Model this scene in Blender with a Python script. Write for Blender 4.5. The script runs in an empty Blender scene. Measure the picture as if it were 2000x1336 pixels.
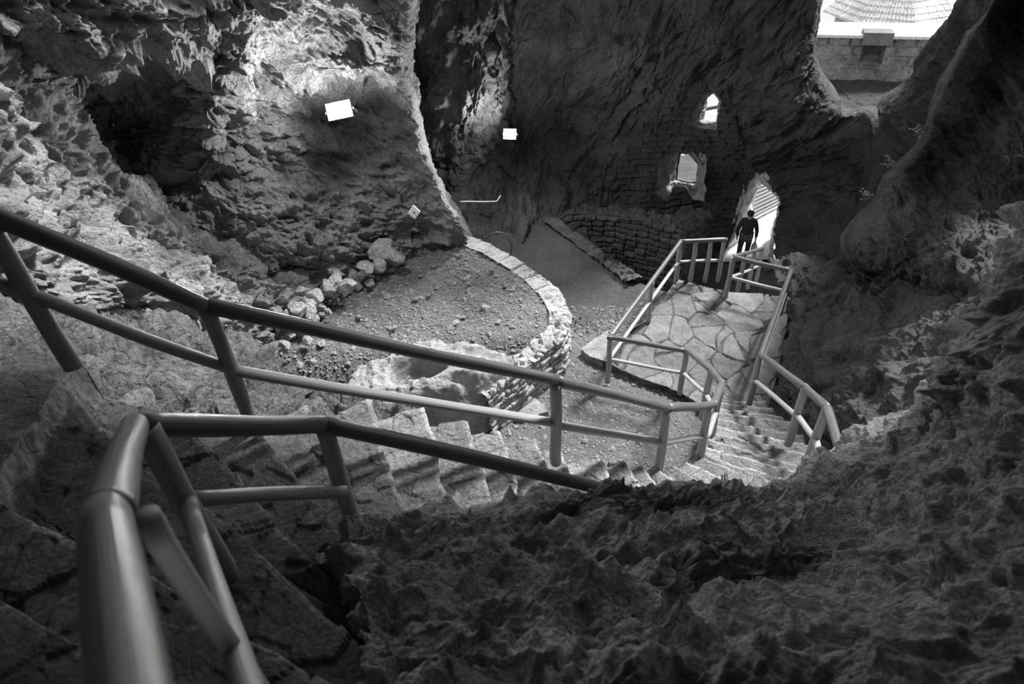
import bpy, bmesh, math, random
import numpy as np
from mathutils import Vector, Matrix

S = bpy.context.scene
COL = S.collection

# ------------------------------------------------------------------ camera
F_PX = 1333.0                      # 24 mm lens on a 36 mm frame, 2000 px wide
CAM_H = 8.2
_d = np.array([90.0, 1612.0, F_PX]); _d /= np.linalg.norm(_d)   # where straight down falls
_zc = np.array([0, 0, 1.0]); _up = -_d
_Y = _zc - _zc.dot(_up) * _up; _Y /= np.linalg.norm(_Y)
_X = np.cross(_Y, _up)
R = np.array([_X, _Y, _up])
C0 = np.array([0, 0, CAM_H])
cam_d = bpy.data.cameras.new('camera'); cam = bpy.data.objects.new('camera', cam_d); COL.objects.link(cam)
cam_d.sensor_width = 36; cam_d.lens = 36 * F_PX / 2000; cam_d.clip_start = 0.05; cam_d.clip_end = 500
Rb = R @ np.diag([1, -1, -1])
M = Matrix([[*Rb[0], 0], [*Rb[1], 0], [*Rb[2], CAM_H], [0, 0, 0, 1]])
cam.matrix_world = M
cam_d.dof.use_dof = True; cam_d.dof.focus_distance = 9.0; cam_d.dof.aperture_fstop = 2.6
S.camera = cam

# ------------------------------------------------------------------ light
SUN_AZ, SUN_EL = 50.0, 50.0
w = bpy.data.worlds.new('world'); S.world = w; w.use_nodes = True
w.node_tree.nodes['Background'].inputs[0].default_value = (1, 1, 1, 1)
w.node_tree.nodes['Background'].inputs[1].default_value = .95
sd = bpy.data.lights.new('sun', 'SUN'); sun = bpy.data.objects.new('sun', sd); COL.objects.link(sun)
sd.energy = 8.5; sd.angle = math.radians(10)
_a, _e = math.radians(SUN_AZ), math.radians(SUN_EL)
sun.rotation_euler = Vector((math.sin(_a) * math.cos(_e), math.cos(_a) * math.cos(_e), math.sin(_e))).to_track_quat('Z', 'Y').to_euler()
S.view_settings.view_transform = 'Standard'; S.view_settings.look = 'None'
S.view_settings.exposure = 0.0; S.view_settings.gamma = 1; S.view_settings.use_curve_mapping = False

# ------------------------------------------------------------------ measuring (image point -> place)
def ray(px, py): return R @ np.array([(px - 1000) / F_PX, (py - 668) / F_PX, 1.0])
def at_d(px, py, D): return C0 + ray(px, py) * D                    # at a depth
def at_z(px, py, z): r = ray(px, py); return C0 + r * ((z - CAM_H) / r[2])   # at a height
def at_h(px, py, h): r = ray(px, py); return C0 + r * (h / math.hypot(r[0], r[1]))  # at a ground distance
def rays(px, py):
    v = np.stack([(px - 1000) / F_PX, (py - 668) / F_PX, np.ones_like(px)], -1)
    return v @ R.T

# ------------------------------------------------------------------ noise
def _h(ix, iy, iz, s):
    with np.errstate(over='ignore'):
        h = (ix.astype(np.int64) * 374761393 + iy.astype(np.int64) * 668265263 + iz.astype(np.int64) * 2147483647 + s * 974634777) & 0xffffffff
        h = ((h ^ (h >> 13)) * 1274126177) & 0xffffffff
        h = ((h ^ (h >> 16)) * 2246822519) & 0xffffffff
        h = h ^ (h >> 15)
    return (h & 0xffffff) / float(0xffffff)
def vnoise(P, s=0):
    i = np.floor(P); f = P - i; i = i.astype(np.int64); u = f * f * f * (f * (f * 6 - 15) + 10)
    r = 0
    for a in (0, 1):
        wa = u[:, 0] if a else 1 - u[:, 0]
        for b in (0, 1):
            wb = u[:, 1] if b else 1 - u[:, 1]
            for c in (0, 1):
                wc = u[:, 2] if c else 1 - u[:, 2]
                r = r + wa * wb * wc * _h(i[:, 0] + a, i[:, 1] + b, i[:, 2] + c, s)
    return r * 2 - 1
def fbm(P, o=4, s=0, g=0.5, ridged=False):
    r = 0; a = 1; t = 0
    for k in range(o):
        n = vnoise(P * (2.03 ** k) + 17.3 * k, s + k)
        if ridged: n = 1 - 2 * np.abs(n)
        r = r + a * n; t += a; a *= g
    return r / t
def cells(P, s=0, tilt=1.0):
    """nearest-cell field: broken plates, each with its own height and tilt; also the gap to the next cell"""
    i = np.floor(P).astype(np.int64); n = len(P)
    d1 = np.full(n, 9.0); d2 = np.full(n, 9.0); val = np.zeros(n)
    for a in (-1, 0, 1):
        for b in (-1, 0, 1):
            for c in (-1, 0, 1):
                x, y, z = i[:, 0] + a, i[:, 1] + b, i[:, 2] + c
                rx, ry, rz = _h(x, y, z, s + 1), _h(x, y, z, s + 2), _h(x, y, z, s + 3)
                dx, dy, dz = P[:, 0] - x - rx, P[:, 1] - y - ry, P[:, 2] - z - rz
                d = dx * dx + dy * dy + dz * dz
                near = d < d1
                d2 = np.where(near, d1, np.minimum(d2, d))
                if near.any():
                    h0 = _h(x, y, z, s + 4) * 2 - 1
                    g1, g2, g3 = rx * 2 - 1, _h(x, y, z, s + 5) * 2 - 1, _h(x, y, z, s + 6) * 2 - 1
                    v = h0 * .6 + tilt * (g1 * dx + g2 * dy + g3 * dz)
                    val = np.where(near, v, val)
                d1 = np.where(near, d, d1)
    return val, np.sqrt(d2) - np.sqrt(d1)
def rock_field(P, size=1.0, seed=0, strata=None, squash=2.5):
    Q = P.copy()
    if strata is not None:
        n = np.array(strata, float); n /= np.linalg.norm(n)
        Q = Q + np.outer(Q @ n, n) * (squash - 1)
    Wp = np.stack([fbm(Q / size * .9 + 5, 3, seed + 50), fbm(Q / size * .9 + 9, 3, seed + 51), fbm(Q / size * .9 + 13, 3, seed + 52)], -1)
    Q = Q + Wp * .3 * size
    a, ga = cells(Q / (1.3 * size), seed, 1.3)
    b, gb = cells(Q / (.5 * size), seed + 20, 1.4)
    c, gc = cells(Q / (.2 * size), seed + 40, 1.5)
    big = fbm(Q / (2.6 * size), 3, seed + 70, .5)
    r = fbm(Q / (.9 * size), 6, seed + 60, .55, True)
    sm = lambda x, w_: np.clip(x / w_, 0, 1) ** 1.5
    return .5 * big + .42 * a * sm(ga, .3) + .24 * b * sm(gb, .3) + .1 * c * sm(gc, .3) + .3 * r - .05 * (1 - sm(gb, .12))

# ------------------------------------------------------------------ materials
MATS = {}
def nmat(name):
    m = bpy.data.materials.new(name); m.use_nodes = True
    nt = m.node_tree; b = nt.nodes['Principled BSDF']; MATS[name] = m
    return m, nt, b
def g(v): return (v, v, v, 1)
def rock_mat(name, lo, hi, bump=.5, bscale=14, rough=.75, patch=1.3, dist=.03, spec=.35, attr=False, wave=None):
    m, nt, b = nmat(name); N, L = nt.nodes, nt.links
    tc = N.new('ShaderNodeTexCoord')
    n1 = N.new('ShaderNodeTexNoise'); n1.inputs['Scale'].default_value = patch; n1.inputs['Detail'].default_value = 10; n1.inputs['Roughness'].default_value = .65
    r1 = N.new('ShaderNodeValToRGB'); r1.color_ramp.elements[0].position = .33; r1.color_ramp.elements[1].position = .66
    r1.color_ramp.elements[0].color = g(lo); r1.color_ramp.elements[1].color = g(hi)
    L.new(tc.outputs['Object'], n1.inputs['Vector']); L.new(n1.outputs['Fac'], r1.inputs['Fac'])
    n2 = N.new('ShaderNodeTexNoise'); n2.inputs['Scale'].default_value = bscale * 2.5; n2.inputs['Detail'].default_value = 8; n2.inputs['Roughness'].default_value = .7
    L.new(tc.outputs['Object'], n2.inputs['Vector'])
    r2 = N.new('ShaderNodeMapRange'); r2.inputs['From Min'].default_value = .3; r2.inputs['From Max'].default_value = .7
    r2.inputs['To Min'].default_value = .5; r2.inputs['To Max'].default_value = 1.4
    L.new(n2.outputs['Fac'], r2.inputs['Value'])
    mx = N.new('ShaderNodeMix'); mx.data_type = 'RGBA'; mx.blend_type = 'MULTIPLY'; mx.inputs['Factor'].default_value = 1
    L.new(r1.outputs['Color'], mx.inputs['A']); L.new(r2.outputs['Result'], mx.inputs['B'])
    out = mx.outputs['Result']
    if attr:
        at = N.new('ShaderNodeAttribute'); at.attribute_name = 'tone'
        m2 = N.new('ShaderNodeMix'); m2.data_type = 'RGBA'; m2.blend_type = 'MULTIPLY'; m2.inputs['Factor'].default_value = 1
        L.new(out, m2.inputs['A']); L.new(at.outputs['Fac'], m2.inputs['B']); out = m2.outputs['Result']
    L.new(out, b.inputs['Base Color'])
    vo = N.new('ShaderNodeTexVoronoi'); vo.feature = 'DISTANCE_TO_EDGE'; vo.inputs['Scale'].default_value = bscale * .55
    wn = N.new('ShaderNodeTexNoise'); wn.inputs['Scale'].default_value = 3; wn.inputs['Detail'].default_value = 5
    L.new(tc.outputs['Object'], wn.inputs['Vector'])
    ad = N.new('ShaderNodeMixRGB'); ad.blend_type = 'ADD'; ad.inputs[0].default_value = .5
    L.new(tc.outputs['Object'], ad.inputs[1]); L.new(wn.outputs['Color'], ad.inputs[2]); L.new(ad.outputs[0], vo.inputs['Vector'])
    cl = N.new('ShaderNodeMath'); cl.operation = 'MINIMUM'; cl.inputs[1].default_value = .12; L.new(vo.outputs['Distance'], cl.inputs[0])
    n3 = N.new('ShaderNodeTexNoise'); n3.inputs['Scale'].default_value = bscale; n3.inputs['Detail'].default_value = 12; n3.inputs['Roughness'].default_value = .68
    L.new(tc.outputs['Object'], n3.inputs['Vector'])
    sm = N.new('ShaderNodeMath'); sm.operation = 'MULTIPLY_ADD'; sm.inputs[1].default_value = 1.5; L.new(cl.outputs[0], sm.inputs[0]); L.new(n3.outputs['Fac'], sm.inputs[2])
    bp = N.new('ShaderNodeBump'); bp.inputs['Strength'].default_value = bump; bp.inputs['Distance'].default_value = dist * 2.2
    L.new(sm.outputs[0], bp.inputs['Height']); L.new(bp.outputs['Normal'], b.inputs['Normal'])
    b.inputs['Roughness'].default_value = rough; b.inputs['Specular IOR Level'].default_value = spec
    return m
def wood_mat(name, lo, hi, rough=.45):
    m, nt, b = nmat(name); N, L = nt.nodes, nt.links
    tc = N.new('ShaderNodeTexCoord'); mp = N.new('ShaderNodeMapping'); mp.inputs['Scale'].default_value = (1, 1, 1)
    uv = N.new('ShaderNodeUVMap')
    L.new(uv.outputs[0], mp.inputs['Vector']); mp.inputs['Scale'].default_value = (30, 1.6, 1)
    n = N.new('ShaderNodeTexNoise'); n.inputs['Scale'].default_value = 1.5; n.inputs['Detail'].default_value = 7; L.new(mp.outputs[0], n.inputs['Vector'])
    r = N.new('ShaderNodeValToRGB'); r.color_ramp.elements[0].position = .3; r.color_ramp.elements[1].position = .7
    r.color_ramp.elements[0].color = g(lo); r.color_ramp.elements[1].color = g(hi); L.new(n.outputs['Fac'], r.inputs['Fac'])
    mp2 = N.new('ShaderNodeMapping'); mp2.inputs['Scale'].default_value = (3, 2.2, 1); L.new(uv.outputs[0], mp2.inputs['Vector'])
    v = N.new('ShaderNodeTexVoronoi'); v.inputs['Scale'].default_value = 1.6; L.new(mp2.outputs[0], v.inputs['Vector'])
    kr = N.new('ShaderNodeMapRange'); kr.inputs['From Min'].default_value = .04; kr.inputs['From Max'].default_value = .12; kr.inputs['To Min'].default_value = .35; kr.inputs['To Max'].default_value = 1
    L.new(v.outputs['Distance'], kr.inputs['Value'])
    mx = N.new('ShaderNodeMix'); mx.data_type = 'RGBA'; mx.blend_type = 'MULTIPLY'; mx.inputs['Factor'].default_value = 1
    L.new(r.outputs['Color'], mx.inputs['A']); L.new(kr.outputs['Result'], mx.inputs['B']); L.new(mx.outputs['Result'], b.inputs['Base Color'])
    bp = N.new('ShaderNodeBump'); bp.inputs['Strength'].default_value = .25; bp.inputs['Distance'].default_value = .008
    L.new(n.outputs['Fac'], bp.inputs['Height']); L.new(bp.outputs['Normal'], b.inputs['Normal'])
    b.inputs['Roughness'].default_value = rough; b.inputs['Specular IOR Level'].default_value = .5
    return m
def plain(name, v, rough=.7, metal=0):
    m, nt, b = nmat(name); N, L = nt.nodes, nt.links
    n = N.new('ShaderNodeTexNoise'); n.inputs['Scale'].default_value = 25; n.inputs['Detail'].default_value = 5
    r = N.new('ShaderNodeMapRange'); r.inputs['To Min'].default_value = v * .8; r.inputs['To Max'].default_value = v * 1.2
    L.new(n.outputs['Fac'], r.inputs['Value']); L.new(r.outputs['Result'], b.inputs['Base Color'])
    b.inputs['Roughness'].default_value = rough; b.inputs['Metallic'].default_value = metal
    return m
def emit(name, s):
    m, nt, b = nmat(name); b.inputs['Base Color'].default_value = g(.9)
    b.inputs['Emission Color'].default_value = g(1); b.inputs['Emission Strength'].default_value = s
    return m
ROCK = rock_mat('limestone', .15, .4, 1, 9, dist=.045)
ROCKD = rock_mat('shade_darkened_limestone', .04, .125, 1, 10)  # darker limestone copy; the backlit right wall's shade is painted in
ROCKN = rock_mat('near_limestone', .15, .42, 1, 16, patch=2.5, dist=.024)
ROCKG = rock_mat('shaded_limestone', .025, .07, .8, 9)  # darkest limestone copy; shade of the deep rock painted into its colour
ROCKM = rock_mat('back_shade_limestone', .03, .1, .9, 8)  # limestone darkened so the backlit back wall carries painted shade
DIRT = rock_mat('dirt', .13, .24, .9, 20, patch=.8, dist=.03)
DIRTD = rock_mat('shaded_dirt', .06, .13, .9, 20, patch=.8, dist=.02)  # darker copy of the dirt, with shade painted into its colour
FLAG = rock_mat('flagstone', .1, .21, .45, 12, patch=3, dist=.012, attr=True)
STEP = rock_mat('step_stone', .15, .31, 1, 13, patch=3.5, dist=.02, attr=True)
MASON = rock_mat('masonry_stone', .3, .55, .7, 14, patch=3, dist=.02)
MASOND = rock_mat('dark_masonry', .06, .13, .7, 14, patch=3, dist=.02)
PLASTER = rock_mat('rough_plaster', .2, .36, .5, 12, patch=3, dist=.015)
STONE = rock_mat('rubble_stone', .2, .36, .8, 16, patch=4, dist=.015)
RUBBLE = rock_mat('broken_stone', .28, .5, 1, 2.2, patch=1.2, dist=.03)
GRAVEL = rock_mat('courtyard_gravel', .035, .09, 1, 30, patch=20, dist=.03)
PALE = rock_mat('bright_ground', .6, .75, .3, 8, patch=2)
WOOD = wood_mat('railing_wood', .24, .4, .5)
WOODD = wood_mat('handrail_wood', .08, .17, .36)
METAL = plain('grey_metal', .12, .5, .6)
PAINT = plain('white_painted_metal', .75, .5)
BLACK = plain('dark_cloth', .03, .9)
TROUS = plain('grey_trousers', .07, .9)
SKIN = plain('skin', .35, .6)
HAIR = plain('dark_hair', .02, .6)
BAGM = plain('pale_plastic', .6, .4)
SIGN = plain('white_card', .8, .5)
LEAF = plain('leaf', .3, .6)
LAMP = emit('lamp_glass', 40)

# ------------------------------------------------------------------ object helpers
def tag(o, label=None, cat=None, group=None, kind=None):
    if label: o['label'] = label
    if cat: o['category'] = cat
    if group: o['group'] = group
    if kind: o['kind'] = kind
    return o
def empty(name, loc, label=None, cat=None, group=None):
    o = bpy.data.objects.new(name, None); COL.objects.link(o); o.location = Vector([float(v) for v in loc]); o.empty_display_size = .2
    return tag(o, label, cat, group)
def mesh_obj(name, V, Fs, mat, parent=None, smooth=True, uv=None):
    me = bpy.data.meshes.new(name)
    V = np.asarray(V, float)
    if parent is not None: V = V - np.array(parent.location)
    if isinstance(Fs, np.ndarray):
        me.vertices.add(len(V)); me.vertices.foreach_set('co', V.astype(np.float32).ravel())
        n = len(Fs); k = Fs.shape[1]
        me.loops.add(n * k); me.loops.foreach_set('vertex_index', Fs.astype(np.int32).ravel())
        me.polygons.add(n); me.polygons.foreach_set('loop_start', np.arange(0, n * k, k, dtype=np.int32))
        me.update(calc_edges=True)
    else:
        me.from_pydata([tuple(v) for v in V], [], [tuple(int(i) for i in f) for f in Fs]); me.update()
    me.materials.append(mat)
    me.polygons.foreach_set('use_smooth', [smooth] * len(me.polygons))
    if uv is not None:
        l = me.uv_layers.new(name='UVMap'); idx = np.zeros(len(me.loops), np.int32); me.loops.foreach_get('vertex_index', idx)
        l.data.foreach_set('uv', np.asarray(uv, np.float32)[idx].ravel())
    o = bpy.data.objects.new(name, me); COL.objects.link(o)
    if parent is not None: o.parent = parent
    return o
def tone(o, vals):
    a = o.data.attributes.new('tone', 'FLOAT', 'POINT'); a.data.foreach_set('value', np.asarray(vals, np.float32))

def cr_matrix(n, m):
    """Catmull-Rom weights for resampling n control values to m samples"""
    W = np.zeros((m, n)); t = np.linspace(0, n - 1, m)
    for r, u in enumerate(t):
        i = min(int(u), n - 2); f = u - i
        c = [-.5 * f + f * f - .5 * f ** 3, 1 - 2.5 * f * f + 1.5 * f ** 3, .5 * f + 2 * f * f - 1.5 * f ** 3, -.5 * f * f + .5 * f ** 3]
        for k, wt in enumerate(c):
            j = i - 1 + k
            if j < 0: W[r, 0] += 2 * wt; W[r, 1] -= wt
            elif j > n - 1: W[r, n - 1] += 2 * wt; W[r, n - 2] -= wt
            else: W[r, j] += wt
    return W
def in_poly(px, py, poly):
    r = np.zeros(px.shape, bool); n = len(poly)
    for i in range(n):
        x0, y0 = poly[i]; x1, y1 = poly[(i + 1) % n]
        c = ((y0 > py) != (y1 > py)) & (px < (x1 - x0) * (py - y0) / (y1 - y0 + 1e-9) + x0)
        r ^= c
    return r
def grid_faces(nu, nv, keep=None, flip=False):
    a = np.arange(nu * nv).reshape(nu, nv)
    Fc = np.stack([a[:-1, :-1], a[1:, :-1], a[1:, 1:], a[:-1, 1:]], -1).reshape(-1, 4)
    if flip: Fc = Fc[:, ::-1]
    if keep is not None: Fc = Fc[keep.reshape(-1)]
    return Fc
def grid_normals(P):
    du = np.gradient(P, axis=0); dv = np.gradient(P, axis=1)
    n = np.cross(du, dv); n /= np.linalg.norm(n, axis=-1, keepdims=True) + 1e-9
    return n
def rock_sheet(name, rows, mode, nu, nv, mat, amp=.5, size=1.0, seed=0, strata=None, squash=2.5, holes=(), flip=False, extra=None, kind='structure', parent=None, world=False, damp=''):
    """a rock face lofted through measured places, broken up by the plate and ridge noise along its normal"""
    A = np.array([[(p[0], p[1], p[2]) for p in r] for r in rows], float)
    if not world:
        Wd = np.zeros_like(A)
        fn = dict(h=at_h, d=at_d, z=at_z)[mode]
        for i in range(A.shape[0]):
            for j in range(A.shape[1]): Wd[i, j] = fn(*A[i, j])
    else: Wd = A
    U, Vm = cr_matrix(A.shape[0], nu), cr_matrix(A.shape[1], nv)
    P = np.einsum('ai,ijk,bj->abk', U, Wd, Vm)
    n = grid_normals(P)
    if flip: n = -n
    # face the cave: normals toward the camera side
    flat = P.reshape(-1, 3)
    d = rock_field(flat, size, seed, strata, squash) * amp
    if damp:
        vv = np.linspace(0, 1, nv); wv = np.ones(nv)
        if 'r' in damp: wv = np.minimum(wv, .3 + np.clip((1 - 1.0 / (A.shape[1] - 1) - vv) / .13, 0, 1) * .7)
        if 'l' in damp: wv = np.minimum(wv, .3 + np.clip((vv - 1.0 / (A.shape[1] - 1)) / .2, 0, 1) * .7)
        d = (d.reshape(nu, nv) * wv).ravel()
    Pn = flat + n.reshape(-1, 3) * d[:, None]
    if extra is not None: Pn = extra(Pn, flat, n.reshape(-1, 3))
    keep = None
    if holes:
        c = (P - C0) @ R
        px, py = 1000 + F_PX * c[..., 0] / c[..., 2], 668 + F_PX * c[..., 1] / c[..., 2]
        cx, cy = (px[:-1, :-1] + px[1:, 1:]) / 2, (py[:-1, :-1] + py[1:, 1:]) / 2
        keep = np.ones(cx.shape, bool)
        for h in holes: keep &= ~in_poly(cx, cy, h)
    o = mesh_obj(name, Pn, grid_faces(nu, nv, keep), mat, parent)
    if kind: o['kind'] = kind
    return o

# ------------------------------------------------------------------ the cave
# left wall: the slab that runs down from the upper left to the terrace
rock_sheet('wall_left', [
    [(-420,-260,11), (-200,-120,11), (-20,-10,11), (130,120,11.5), (190,215,12), (280,330,13), (400,430,14), (520,500,14.6), (650,540,15)],
    [(-520,-200,4.6), (-300,-100,6), (-80,-10,7.2), (70,110,8.2), (155,240,9), (250,345,9.8), (385,450,11.2), (510,520,12.4), (620,560,13.6)],
    [(-520,0,4), (-320,70,5), (-100,150,6.2), (40,240,7.3), (125,340,8.1), (225,430,9), (350,510,10.2), (465,565,11.4), (570,590,12.6)],
    [(-520,220,3.6), (-320,280,4.3), (-120,330,5.2), (20,380,6.3), (110,440,7.2), (215,510,8.2), (330,560,9.4), (440,600,10.8), (535,610,12.2)],
    [(-520,420,3.3), (-320,450,3.9), (-130,480,4.8), (0,510,5.9), (100,550,6.9), (210,590,8), (320,625,9.2), (430,645,10.6), (520,640,12.1)],
    [(-500,700,3.5), (-320,690,4.2), (-130,670,5.2), (0,640,6.4), (100,640,7.4), (210,650,8.5), (320,670,9.6), (430,680,10.8), (530,670,12.1)],
    ], 'd', 330, 520, ROCK, .72, .85, 11, (.55, .3, .65), 1.9, flip=True)

# central wall with the recess under the overhang and the buttress
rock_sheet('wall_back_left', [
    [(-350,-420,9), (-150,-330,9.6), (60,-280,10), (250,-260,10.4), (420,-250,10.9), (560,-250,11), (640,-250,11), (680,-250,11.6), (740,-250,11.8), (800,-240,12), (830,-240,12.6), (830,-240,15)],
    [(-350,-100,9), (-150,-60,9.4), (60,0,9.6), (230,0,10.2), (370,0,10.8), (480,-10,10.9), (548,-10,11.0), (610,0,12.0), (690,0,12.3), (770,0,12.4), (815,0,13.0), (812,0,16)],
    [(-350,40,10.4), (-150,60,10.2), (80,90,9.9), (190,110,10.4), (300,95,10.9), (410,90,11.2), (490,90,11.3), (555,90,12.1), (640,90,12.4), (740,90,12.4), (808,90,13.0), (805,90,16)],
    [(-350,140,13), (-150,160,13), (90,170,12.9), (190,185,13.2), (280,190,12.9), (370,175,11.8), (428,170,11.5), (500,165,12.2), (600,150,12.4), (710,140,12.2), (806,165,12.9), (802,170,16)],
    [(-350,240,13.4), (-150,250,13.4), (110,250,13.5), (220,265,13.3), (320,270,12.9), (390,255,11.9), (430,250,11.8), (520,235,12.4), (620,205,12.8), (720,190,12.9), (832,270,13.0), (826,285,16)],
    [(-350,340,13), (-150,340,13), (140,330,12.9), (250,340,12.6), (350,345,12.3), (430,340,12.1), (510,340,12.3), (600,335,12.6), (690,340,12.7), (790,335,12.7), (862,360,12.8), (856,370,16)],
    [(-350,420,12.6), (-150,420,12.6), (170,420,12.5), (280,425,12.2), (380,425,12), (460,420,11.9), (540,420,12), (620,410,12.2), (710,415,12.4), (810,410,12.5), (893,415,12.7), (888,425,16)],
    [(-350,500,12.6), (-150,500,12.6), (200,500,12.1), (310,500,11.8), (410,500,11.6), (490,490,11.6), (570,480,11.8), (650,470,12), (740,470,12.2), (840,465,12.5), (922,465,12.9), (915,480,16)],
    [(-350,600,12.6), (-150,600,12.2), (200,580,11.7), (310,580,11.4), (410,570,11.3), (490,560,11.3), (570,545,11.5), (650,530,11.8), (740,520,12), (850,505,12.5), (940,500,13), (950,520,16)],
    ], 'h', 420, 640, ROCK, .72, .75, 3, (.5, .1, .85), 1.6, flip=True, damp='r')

# wall between buttress and the dark back wall, lit by the second floodlight
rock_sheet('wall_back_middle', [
    [(740,-430,12.2), (800,-430,12.4), (860,-430,12.6), (920,-430,12.9), (970,-430,13.4), (990,-430,14.2), (985,-430,18.2)],  # unseen upper row, raised with the back wall to cut light
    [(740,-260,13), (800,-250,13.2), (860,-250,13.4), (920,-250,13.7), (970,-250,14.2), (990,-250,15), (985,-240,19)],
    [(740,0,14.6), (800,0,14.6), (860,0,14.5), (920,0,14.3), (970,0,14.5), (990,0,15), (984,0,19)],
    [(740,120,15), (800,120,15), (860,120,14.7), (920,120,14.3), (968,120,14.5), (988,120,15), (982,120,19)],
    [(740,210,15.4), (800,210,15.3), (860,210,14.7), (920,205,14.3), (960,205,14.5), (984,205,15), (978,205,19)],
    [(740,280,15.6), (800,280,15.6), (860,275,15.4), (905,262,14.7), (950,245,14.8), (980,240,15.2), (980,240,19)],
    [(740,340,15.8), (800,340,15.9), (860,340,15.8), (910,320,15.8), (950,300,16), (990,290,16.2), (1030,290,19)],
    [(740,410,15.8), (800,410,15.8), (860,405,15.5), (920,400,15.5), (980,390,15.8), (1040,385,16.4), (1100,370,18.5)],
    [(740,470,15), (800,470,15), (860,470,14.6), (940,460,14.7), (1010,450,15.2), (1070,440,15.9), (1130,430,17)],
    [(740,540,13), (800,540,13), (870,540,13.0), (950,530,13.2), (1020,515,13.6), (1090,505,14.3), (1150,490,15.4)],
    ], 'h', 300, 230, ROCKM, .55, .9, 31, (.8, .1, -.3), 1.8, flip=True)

WIN_UP_IN = [(1346,239),(1355,216),(1373,183),(1397,176),(1408,195),(1399,253),(1368,246)]
WIN_UP_OUT = [(1376,233),(1378,210),(1382,190),(1397,182),(1406,196),(1400,238),(1388,236)]
WIN_LO_IN = [(1280,378),(1285,320),(1318,293),(1352,292),(1371,318),(1366,386),(1348,384),(1340,364),(1316,362),(1300,392)]
WIN_LO_OUT = [(1321,350),(1324,322),(1328,299),(1346,300),(1364,320),(1360,357),(1356,357),(1345,356),(1335,354),(1328,352)]
DOOR_IN = [(1402,524),(1433,452),(1464,350),(1478,342),(1526,388),(1510,459),(1496,524)]
DOOR_OUT = [(1438,520),(1461,440),(1480,362),(1490,356),(1523,390),(1507,455),(1494,520)]
def masonry_zone(Pn, flat, n):
    c = (flat - C0) @ R
    px, py = 1000 + F_PX * c[:, 0] / c[:, 2], 668 + F_PX * c[:, 1] / c[:, 2]
    wgt = in_poly(px, py, [(1225,480),(1205,320),(1265,220),(1300,175),(1360,165),(1420,175),(1445,260),(1475,330),(1440,480)]).astype(float)
    u, v = flat @ np.array([.95, -.3, 0]), flat[:, 2] * 1.0
    wob = vnoise(flat * 3, 7) * .05
    row = np.floor((v + wob) / .17); fx = (u + wob) / .34 + .5 * (row % 2) + _h(row, row, row, 5) * .6
    fr = np.abs((v + wob) / .17 - row - .5) * 2; fc = np.abs(fx - np.floor(fx) - .5) * 2
    brick = (1 - np.clip((fr - .78) / .2, 0, 1)) * (1 - np.clip((fc - .88) / .1, 0, 1))
    hgt = brick * (.02 + .06 * _h(np.floor(fx), row, row, 9)) + .04 * vnoise(flat * 1.5, 3)
    base = flat + n * (hgt[:, None] - .1)
    return Pn * (1 - wgt[:, None]) + base * wgt[:, None]
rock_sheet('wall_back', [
    [(900,-430,14.2), (1000,-430,14.4), (1100,-430,14.6), (1200,-430,14.8), (1320,-430,15.0), (1440,-430,15.2), (1540,-430,15.6), (1590,-430,16.2), (1615,-430,17.0), (1612,-430,20.0)],  # unseen upper row, raised so the wall shades the corridor
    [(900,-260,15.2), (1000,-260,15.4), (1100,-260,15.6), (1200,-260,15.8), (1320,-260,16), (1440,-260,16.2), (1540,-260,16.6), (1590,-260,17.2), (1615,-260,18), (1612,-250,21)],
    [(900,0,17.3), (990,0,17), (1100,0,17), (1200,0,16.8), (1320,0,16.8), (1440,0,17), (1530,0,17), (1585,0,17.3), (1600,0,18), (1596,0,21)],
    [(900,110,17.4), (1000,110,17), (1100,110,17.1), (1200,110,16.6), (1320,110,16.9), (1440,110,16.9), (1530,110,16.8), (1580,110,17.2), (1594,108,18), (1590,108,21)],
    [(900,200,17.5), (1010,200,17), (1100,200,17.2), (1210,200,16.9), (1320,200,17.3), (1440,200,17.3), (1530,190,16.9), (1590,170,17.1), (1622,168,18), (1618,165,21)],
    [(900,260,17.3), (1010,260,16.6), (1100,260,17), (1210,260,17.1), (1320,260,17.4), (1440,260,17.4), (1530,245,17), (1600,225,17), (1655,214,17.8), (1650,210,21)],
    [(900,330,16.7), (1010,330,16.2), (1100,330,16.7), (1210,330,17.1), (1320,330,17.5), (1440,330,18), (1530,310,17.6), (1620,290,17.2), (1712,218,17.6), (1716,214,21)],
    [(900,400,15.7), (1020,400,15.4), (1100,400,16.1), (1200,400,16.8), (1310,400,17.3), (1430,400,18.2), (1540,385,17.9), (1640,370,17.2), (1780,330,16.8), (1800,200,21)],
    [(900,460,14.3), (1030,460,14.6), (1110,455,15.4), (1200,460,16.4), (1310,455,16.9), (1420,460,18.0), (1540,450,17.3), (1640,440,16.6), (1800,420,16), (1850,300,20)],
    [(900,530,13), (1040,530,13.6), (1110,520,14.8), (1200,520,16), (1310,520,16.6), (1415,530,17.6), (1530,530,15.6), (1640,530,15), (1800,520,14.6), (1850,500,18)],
    ], 'h', 500, 640, ROCKM, .5, 1.2, 47, (.9, .1, -.45), 2.0, holes=[WIN_UP_IN, WIN_LO_IN, DOOR_IN], flip=True, extra=masonry_zone, damp='r')

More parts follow.
